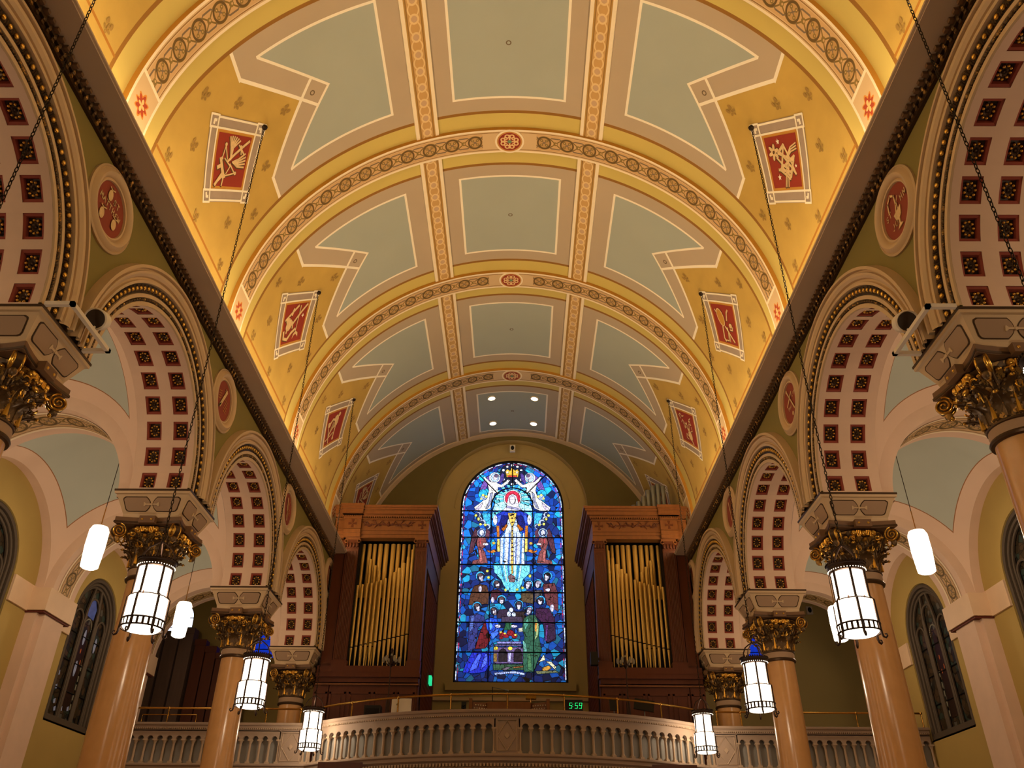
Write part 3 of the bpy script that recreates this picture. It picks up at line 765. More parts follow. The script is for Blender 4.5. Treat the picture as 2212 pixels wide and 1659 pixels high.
# ------------------------------------------------------------------ spandrel roundels
GLY = {'S': [[(.9, .85), (.6, 1), (.2, .9), (.15, .65), (.5, .5), (.85, .35), (.8, .1), (.4, 0), (.05, .15)]], 'T': [[(0, 1), (1, 1)], [(.5, 1), (.5, 0)]], 'M': [[(0, 0), (.1, 1), (.5, .3), (.9, 1), (1, 0)]],
 'A': [[(0, 0), (.5, 1), (1, 0)], [(.2, .4), (.8, .4)]], 'H': [[(.1, 0), (.1, 1)], [(.9, 0), (.9, 1)], [(.1, .5), (.9, .5)]], 'E': [[(.9, 1), (.4, .95), (.1, .5), (.4, .05), (.9, 0)], [(.1, .5), (.7, .5)]],
 'W': [[(0, 1), (.25, 0), (.5, .7), (.75, 0), (1, 1)]], 'J': [[(.8, 1), (.8, .2), (.5, 0), (.1, .1)]], 'O': [[(.5 + .5 * math.cos(t * PI / 6), .5 + .5 * math.sin(t * PI / 6)) for t in range(13)]], 'N': [[(.1, 0), (.1, 1), (.9, 0), (.9, 1)]],
 'P': [[(.1, 0), (.1, 1), (.7, .95), (.85, .75), (.7, .5), (.1, .45)]], 'I': [[(.5, 0), (.5, 1)]], 'L': [[(.1, 1), (.1, 0), (.85, 0)]]}
def word(mb, txt, a, b, h, w, gap, fr, hh, m):
    for ch in txt:
        if ch != ' ':
            for st in GLY[ch]: mb.stroke([(a + x * w, b + y * h) for x, y in st], h * .19, fr, hh, m)
        a += w + gap
def disc(mb, cx, cy, rx, ry, fr, h, m, n=14, rot=0):
    c, s = math.cos(rot), math.sin(rot)
    mb.face([fr(cx + rx * math.cos(2 * PI * i / n) * c - ry * math.sin(2 * PI * i / n) * s, cy + rx * math.cos(2 * PI * i / n) * s + ry * math.sin(2 * PI * i / n) * c, h) for i in range(n)], m)
def roundels():
    RM = MB(); RM.lathe([(.60, 0), (.60, .03), (.575, .045), (.565, .03), (.54, .06), (.50, .085), (.46, .075), (.43, .035), (.425, .02), (.405, .035), (.385, .03), (.38, .0)], 'cream', 56, caps=False)
    ring = RM.mesh('rim', 40)
    DM = MB(); DM.lathe([(.39, .0), (0.0, .004)], 'red', 48, caps=False); dme = DM.mesh('disc')
    for sg, sd in SIDES:
        for i, c in enumerate(COL):
            o = thing('spandrel_roundel', (sg * 5.25, c, 9.38), None, None, 'red roundels between the arches')
            o.rotation_euler = Matrix(((0, 0, -sg), (-sg, 0, 0), (0, 1, 0))).to_euler() if True else (0, 0, 0)
            for nm, me in (('rim', ring), ('disc', dme)):
                q = bpy.data.objects.new(nm, me); C.objects.link(q); q.parent = o
            fr = lambda a, b, h: (a, b, .006 + h)
            mb = MB(); lt = MB(); W = .004
            what = ''
            if sg < 0 and i == 0:
                word(lt, 'ST', .02, .12, .085, .06, .03, fr, W, 'grisaille'); word(lt, 'MATTHEW', -.30, -.02, .085, .06, .025, fr, W, 'grisaille')
                for x, y in ((-.10, .16), (.16, -.13), (-.16, -.20)):
                    disc(mb, x, y, .06, .085, fr, .012, 'grisaille'); disc(mb, x + .01, y + .11, .04, .025, fr, .012, 'grisdark'); mb.stroke([(x - .06, y + .10), (x, y + .09), (x + .07, y + .13)], .018, fr, .014, 'grisaille')
                what = 'with three money bags and saint name'
            elif sg > 0 and i == 0:
                word(lt, 'ST', -.28, .03, .08, .055, .03, fr, W, 'grisaille'); word(lt, 'JO', -.20, -.19, .085, .065, .03, fr, W, 'grisaille'); word(lt, 'HN', .16, .03, .085, .065, .03, fr, W, 'grisaille')
                mb.prism([(-.08, -.02), (.13, .0), (.09, -.12), (.04, -.15), (.03, -.22), (.09, -.27), (-.07, -.27), (0, -.22), (.0, -.15), (-.05, -.12)][::-1], fr, .012, 'grisaille')
                mb.stroke([(-.16, .12), (-.14, .24), (-.04, .30), (.05, .22), (.04, .08), (.0, -.02)], .03, fr, .014, 'grisaille'); mb.stroke([(.06, 0), (.07, .10), (.13, .15)], .02, fr, .014, 'grisaille')
                what = 'with a chalice and a snake'
            elif sg < 0 and i == 1:
                word(lt, 'ST', .0, .20, .06, .045, .02, fr, W, 'grisaille')
                mb.stroke([(-.13, -.15), (.07, .22)], .07, fr, .012, 'grisaille'); mb.stroke([(-.20, -.22), (-.10, -.10)], .03, fr, .012, 'grisdark')
                for k in range(5): mb.stroke([(.06, .06 - .055 * k), (.20, .05 - .055 * k)], .012, fr, .01, 'panelochre')
                for k in range(4): mb.stroke([(-.27, .08 - .05 * k), (-.16, .12 - .05 * k)], .012, fr, .01, 'panelochre')
                what = 'with a pale flaying knife'
            elif sg > 0 and i == 1:
                word(lt, 'PHI', -.14, -.10, .06, .045, .02, fr, W, 'grisaille'); word(lt, 'LIP', .14, .06, .06, .04, .015, fr, W, 'grisaille')
                mb.stroke([(-.08, .27), (.18, -.19)], .035, fr, .012, 'grisaille'); mb.stroke([(-.16, .0), (.14, .16)], .035, fr, .012, 'grisaille')
                disc(mb, .06, -.24, .04, .04, fr, .012, 'grisaille'); disc(mb, -.08, .28, .03, .03, fr, .014, 'grisaille')
                what = 'with a slender staff cross'
            else:
                mb.stroke([(-.08, .25), (.05, -.25)], .045, fr, .012, 'grisaille'); mb.stroke([(.10, .22), (-.04, -.2)], .02, fr, .012, 'panelochre')
                for k in range(3): mb.stroke([(.08, .05 - .06 * k), (.2, .03 - .06 * k)], .014, fr, .01, 'panelochre')
                what = 'with a tall pale staff' if i == 2 else 'next to the organ case'
            mb.build('relief', o, smooth=0)
            if lt.f: lt.build('lettering', o, smooth=0)
            tag(o, '%s red roundel on the %s arcade wall %s' % (ORD[i], sd, what), 'medallion')
roundels()
# ------------------------------------------------------------------ emblem panels painted on the vault
def emblems():
    vault = bpy.data.objects['ceiling']; D = 5.45 * PI / 180
    def panel(sg, yc, kind, label):
        r2 = .70711
        def fr(a, b, h):
            out = 68.3 * D + (a * (r2 if sg > 0 else -r2) - b * r2); y = yc + (a * (-r2 if sg > 0 else r2) - b * r2)
            return V(sg * out / D, y, 5.447 - h)
        def rect(mb, a0, a1, b0, b1, h, m):
            na, nb = max(1, int(abs(a1 - a0) / .15)), max(1, int(abs(b1 - b0) / .15))
            mb.grid(lambda i, j: fr(a0 + (a1 - a0) * i, b0 + (b1 - b0) * j, h), na, nb, m)
        o_, i_, w = .78, .545, .038
        mb = MB(); c = .235
        for s in (-1, 1):
            rect(mb, -o_ + c, o_ - c, s * (i_ + w / 2), s * (o_ - w / 2), .004, 'grey'); rect(mb, s * (i_ + w / 2), s * (o_ - w / 2), -o_ + c, o_ - c, .004, 'grey')
            for t in (-1, 1): rect(mb, s * (i_ + .02), s * (o_ - w / 2), t * (i_ + .02), t * (o_ - w / 2), .004, 'grey')
        for s in (-1, 1):
            L = o_ - .03; e = o_ - .26
            mb.stroke([(-e, s * (o_ - .05)), (e, s * (o_ - .05))], w, fr, .008, 'whiteline'); mb.stroke([(s * (o_ - .05), -e), (s * (o_ - .05), e)], w, fr, .008, 'whiteline')
            mb.stroke([(-o_ + .02, s * i_), (o_ - .02, s * i_)], w, fr, .008, 'whiteline'); mb.stroke([(s * i_, -o_ + .02), (s * i_, o_ - .02)], w, fr, .008, 'whiteline')
            for t in (-1, 1):
                mb.stroke([(s * (o_ - .02), t * i_), (s * (o_ - .02), t * (o_ - .02)), (s * i_, t * (o_ - .02))], w, fr, .009, 'whiteline')
                mb.stroke([(s * e, t * (o_ - .05)), (s * (e + .035), t * (i_ + .14))], w * .8, fr, .008, 'whiteline'); mb.stroke([(s * (o_ - .05), t * e), (s * (i_ + .14), t * (e + .035))], w * .8, fr, .008, 'whiteline')
                mb.stroke([(s * (i_ + .06), t * (i_ + .12)), (s * (i_ + .11), t * (i_ + .12)), (s * (i_ + .12), t * (i_ + .06))], .05, fr, .009, 'whiteline')
        rect(mb, -i_, i_, -i_, i_, .005, 'panelochre'); rect(mb, -.475, .475, -.475, .475, .009, 'panelred')
        o = mb.build('emblem_panel', vault, smooth=60); o['label'] = label
        e = MB(); G, K, H = 'grisaille', 'grisdark', .016
        S = lambda p, w=.05, m=G, h=0: (e.stroke([(x - .012, y - .016) for x, y in p], w + .02, fr, H - .003, K) if m == G else None, e.stroke(p, w, fr, H + h, m))
        def Dd(x, y, rx, ry, m=G, h=0, rot=0): disc(e, x, y, rx + .012, ry + .012, fr, H - .003 + h, K, rot=rot); disc(e, x, y, rx, ry, fr, H + .001 + h, m, rot=rot)
        def P(pts, m=G): e.face([fr(x, y, H + .002) for x, y in pts], m)
        def star(x, y, r, n=5, m='whiteline'): P([(x + (r if k % 2 == 0 else r * .42) * math.cos(PI / 2 + k * PI / n), y + (r if k % 2 == 0 else r * .42) * math.sin(PI / 2 + k * PI / n)) for k in range(2 * n)], m)
        if kind == 'crown':
            S([(-.10, -.02), (.42, .40)], .05); S([(.26, .14), (.22, .30)], .03); S([(.34, .15), (.16, .30)], .035); P([(-.42, -.46), (-.22, -.22), (-.16, -.28)]); S([(-.42, -.45), (-.2, -.22)], .06)
            S([(-.38, -.14), (-.28, -.10)], .07); S([(-.2, -.46), (-.16, -.28)], .035)
            for k in range(6):
                t = .55 + k * .17; S([(-.02, .02), (.10 * math.cos(t + 1.0), .10 + .16 * math.sin(t + .5)), (.36 * math.cos(t + .55), .06 + .38 * math.sin(t + .45))], .034)
            for k in range(5):
                t = -.35 + k * .16; S([(.05, -.02), (.22 * math.cos(t), .22 * math.sin(t) - .02), (.42 * math.cos(t + .12), .40 * math.sin(t + .12))], .034)
            S([(-.30, .02), (-.16, -.30)], .10); S([(-.26, .0), (-.14, -.24)], .03, K, .004)
            S([(-.28, .03), (-.22, .26), (-.12, .02)], .028); S([(-.12, -.28), (.16, -.22), (-.02, -.06)], .028); S([(-.2, .03), (.0, -.1), (-.1, -.24)], .026)
            Dd(-.22, .28, .035, .035); Dd(.18, -.22, .035, .035)
        elif kind == 'star':
            for tri in (((-.10, .20), (.06, .30), (.33, -.24)), ((-.16, -.14), (.34, .08), (.12, -.32))):
                S([*tri, tri[0]], .045)
            S([(.06, .30), (-.14, .16), (.30, .0), (.16, -.28), (-.10, -.10), (.06, .30)], .05)
            for k in range(3): S([(-.06 + .05 * k, -.46), (.02 + .04 * k, -.2), (.12 + .03 * k, .1), (.26, .24 - .04 * k), (.44, .30 - .05 * k)], .026)
            for k in range(6): a = k * PI / 3 + .3; Dd(-.26 + .085 * math.cos(a), .19 + .085 * math.sin(a), .075, .035, G, .002, a)
            Dd(-.26, .19, .03, .03, K, .006); S([(-.20, .08), (-.02, -.08), (.10, -.14)], .04); S([(-.2, -.14), (.2, -.2)], .05)
            star(-.08, .37, .06); star(-.22, -.28, .06); star(.36, -.10, .04)
        elif kind == 'vessel':
            S([(-.08, -.04), (.42, .44)], .06); S([(-.40, .10), (-.10, .30), (.06, .42)], .06); S([(-.16, .22), (-.1, .34)], .08)
            S([(.16, .42), (.16, .1), (.14, -.20)], .03); Dd(-.22, -.04, .15, .12, G, 0, .9); Dd(-.28, .08, .09, .06, G, .002, .5); S([(-.16, .08), (-.06, .0), (-.04, -.12)], .05)
            S([(-.42, -.18), (-.40, -.34), (-.22, -.38), (-.06, -.24), (.10, -.16)], .07); Dd(-.30, -.20, .03, .04)
            P([(.02, -.40), (.05, -.28), (.15, -.21), (.25, -.26), (.28, -.38), (.24, -.34), (.16, -.29), (.09, -.32)]); star(.32, .16, .06, 4)
        elif kind == 'mirror':
            Dd(-.14, .16, .13, .22, 'panelochre', .002, .35); 
            e.stroke([(-.14 + .13 * math.cos(t * PI / 8) * math.cos(.35) - .22 * math.sin(t * PI / 8) * math.sin(.35), .16 + .13 * math.cos(t * PI / 8) * math.sin(.35) + .22 * math.sin(t * PI / 8) * math.cos(.35)) for t in range(17)], .025, fr, H + .006, G)
            S([(-.02, -.06), (.10, -.18), (.34, -.40)], .045); Dd(.06, -.12, .04, .05); S([(-.14, -.08), (-.16, -.36), (-.10, -.42)], .05); S([(-.34, .34), (-.26, .22)], .035)
            S([(.10, .10), (.16, .30), (.22, .36)], .045); S([(.08, -.2), (.06, -.40), (-.1, -.40)], .03); S([(.12, -.22), (.12, -.42)], .03)
            Dd(.24, -.02, .07, .06); S([(.2, -.12), (.3, -.12), (.33, -.05)], .035)
        elif kind == 'harp':
            S([(-.36, .10), (-.26, -.44)], .04); S([(-.40, .16), (-.28, .16), (-.16, .26), (-.02, .22)], .07); Dd(-.34, .12, .08, .08); Dd(.06, .20, .10, .17, G, .002, .2); Dd(.16, .36, .06, .07)
            S([(.06, .36), (-.04, .32), (-.08, .22)], .035)
            for k in range(6): S([(-.30 + .04 * k, -.26 + .05 * k), (-.10 + .045 * k, .18 - .03 * k)], .022)
            S([(-.46, -.34), (.0, -.18)], .035); S([(.06, .0), (.04, -.24), (.02, -.34)], .055); Dd(.02, -.36, .05, .05)
        else:
            Dd(.10, -.22, .12, .15, G, 0, .3); Dd(.06, -.04, .07, .04, G, .002, .3); S([(.16, -.36), (.24, -.46)], .05)
            for sx, pts in ((1, [(.0, -.04), (-.10, .06), (-.16, -.04), (-.2, .12)]), (1, [(.04, .0), (-.02, .14), (-.10, .10), (-.22, .22), (-.30, .12)]), (1, [(.10, .0), (.14, .16), (.26, .14), (.20, .30), (.30, .36)]), (1, [(-.30, .24), (-.36, .34), (-.28, .40), (-.2, .32), (-.1, .36)]), (1, [(.16, -.08), (.28, -.04), (.26, .08)]), (1, [(-.02, -.26), (-.14, -.20), (-.18, -.34), (-.06, -.36)])): S(pts, .028)
            Dd(-.02, .14, .035, .05); Dd(.18, .24, .03, .03)
        e.build('painted_emblem', o, smooth=0)
    panel(-1, 10.57, 'crown', 'red panel with a crown, sword and feathers'); panel(1, 10.57, 'star', 'red panel with a six pointed star and a lily')
    panel(-1, 15.57, 'vessel', 'red panel with a vessel, staff and crescent'); panel(1, 15.57, 'mirror', 'red panel with a hand mirror')
    panel(-1, 20.57, 'harp', 'red panel with a harp'); panel(1, 20.57, 'vase', 'red panel with a curling vase')
    panel(-1, 25.57, 'crown', 'dim red panel above the left organ case'); panel(1, 25.57, 'vase', 'dim panel behind the grey pipes')
emblems()
# ------------------------------------------------------------------ lanterns
def lamp(parent, power, loc, radius, h):
    d = bpy.data.lights.new('bulb', 'POINT'); d.energy = power; d.color = lin(h)[:3]; d.shadow_soft_size = radius
    o = bpy.data.objects.new('bulb', d); C.objects.link(o); o.parent = parent; o.location = loc
def lanterns():
    z0 = 4.38
    proto = thing('hanging_lantern', (0, 0, z0), None, None); L = lambda z: z - z0
    g = MB(); g.lathe([(.205, L(4.93)), (.205, L(5.29))], 'lantern', 28, caps=False); g.lathe([(.205, L(4.89)), (.245, L(4.88)), (.248, L(4.56)), (.235, L(4.50)), (.20, L(4.47)), (.0, L(4.45))], 'lantern', 28, caps=False)
    g.lathe([(.205, L(5.29)), (.0, L(5.30))], 'lantern', 28, caps=False)
    g.build('glass', proto)
    f = MB()
    f.lathe([(.215, L(5.27)), (.235, L(5.28)), (.235, L(5.35)), (.25, L(5.36)), (.25, L(5.38)), (.225, L(5.38))], 'dkbronze', 32, caps=False)
    for i in range(40):
        a = 2 * PI * i / 40; f.ball((.237 * math.cos(a), .237 * math.sin(a), L(5.30)), .007, 'lantern', 5, 4); f.ball((.25 * math.cos(a), .25 * math.sin(a), L(5.39)), .014, 'dkbronze', 5, 4)
    f.build('crown_rim', proto)
    r = MB()
    for i in range(24):
        a0, a1 = 2 * PI * (i + .28) / 24, 2 * PI * (i + .72) / 24
        r.grid(lambda u, v: (.262 * math.cos(a0 + (a1 - a0) * u), .262 * math.sin(a0 + (a1 - a0) * u), L(4.50) + .085 * v), 2, 1, 'dkbronze')
    for z in (4.495, 4.59): r.tube([(.262 * math.cos(2 * PI * i / 32), .262 * math.sin(2 * PI * i / 32), L(z)) for i in range(32)], .012, 'dkbronze', 5, True)
    r.build('lower_rim', proto)
    q = MB(); q.tube([(.225 * math.cos(2 * PI * i / 32), .225 * math.sin(2 * PI * i / 32), L(4.90)) for i in range(32)], .007, 'dkbronze', 5, True); q.build('mid_ring', proto)
    bm = MB(); bm.tube([(.215, 0, L(5.28)), (.215, 0, L(4.92)), (.256, 0, L(4.88)), (.262, 0, L(4.48))], .017, 'dkbronze', 6); bm.ball((.225, 0, L(4.905)), .022, 'dkbronze', 7, 5); bme = bm.mesh('bar')
    ft = MB(); ft.tube([(.262, 0, L(4.52)), (.268, 0, L(4.44)), (.28, 0, L(4.405)), (.305, 0, L(4.39)), (.325, 0, L(4.41)), (.32, 0, L(4.435)), (.30, 0, L(4.435))], [.017, .016, .014, .013, .012, .011, .009], 'dkbronze', 6); fme = ft.mesh('foot')
    hp = MB(); hp.tube([(.21, 0, L(5.37)), (.20, 0, L(5.47)), (.15, 0, L(5.57)), (.07, 0, L(5.63)), (.02, 0, L(5.66))], .012, 'dkbronze', 6); hme = hp.mesh('hoop')
    for i in range(6):
        a = i * PI / 3 + .35
        for nm, me in (('bar', bme), ('foot', fme)):
            o = bpy.data.objects.new(nm, me); C.objects.link(o); o.parent = proto; o.rotation_euler.z = a
    for i in range(4):
        o = bpy.data.objects.new('hoop', hme); C.objects.link(o); o.parent = proto; o.rotation_euler.z = i * PI / 2 + .3
    ch = MB(); zt = 13.90; n = int((zt - 5.66) / .062)
    for i in range(n):
        z = L(5.69 + .062 * i); v = i % 2
        ch.tube([((.016 * math.cos(t) if v else 0), (0 if v else .016 * math.cos(t)), z + .040 * math.sin(t)) for t in (k * PI / 4 for k in range(8))], .006, 'chain', 4, True)
    ch.ball((0, 0, L(5.665)), .025, 'dkbronze', 8, 6); ch.lathe([(.06, L(13.92)), (.05, L(13.88)), (.015, L(13.86))], 'chain', 12)
    ch.build('chain', proto)
    lamp(proto, BULB, (0, 0, L(4.90)), .12, 'FFE2BC')
    first = True
    for sg, sd in SIDES:
        for i, b in enumerate(BAY[:4]):
            o = proto if first else copy_tree(proto); first = False
            o.location = (sg * 4.585, b, z0)
            tag(o, ('lantern on the chain that leaves the frame at the top %s corner' % sd, 'large bright cylindrical lantern hanging in front of the second %s column' % sd, 'bright lantern hanging beside the third %s column' % sd,
                    'small bright lantern hanging in front of the gallery balustrade on the %s' % sd)[i], 'lantern', 'nave lanterns on long chains')
    z0 = 7.03
    proto = thing('aisle_pendant', (0, 0, z0), None, None)
    g = MB(); g.lathe([(0, 0), (.12, .0), (.165, .03), (.19, .45), (.185, .78), (.15, .86), (0, .88)], 'pendant', 24, caps=False); g.build('glass', proto)
    r = MB(); r.cyl((0, 0, .86), (0, 0, 1.30), .010, 'brass', 6); r.cyl((0, 0, 1.30), (0, 0, 3.0), .007, 'dkbronze', 6); r.lathe([(.05, 2.99), (.05, 3.02)], 'brass', 12); r.build('rod', proto)
    lamp(proto, BULB2, (0, 0, .45), .1, 'FFDDB4')
    first = True
    for sg, sd in SIDES:
        for i, b in enumerate(BAY[:4]):
            o = proto if first else copy_tree(proto); first = False
            o.location = (sg * 8.2, b, z0)
            tag(o, ('glass pendant of the nearest %s aisle bay' % sd, 'glass pendant of the second %s aisle bay' % sd, 'frosted glass pendant on a thin rod above the %s aisle window' % sd, 'farther frosted pendant hanging near the %s organ chamber' % sd)[i], 'pendant lamp', 'aisle pendants on rods')
lanterns()
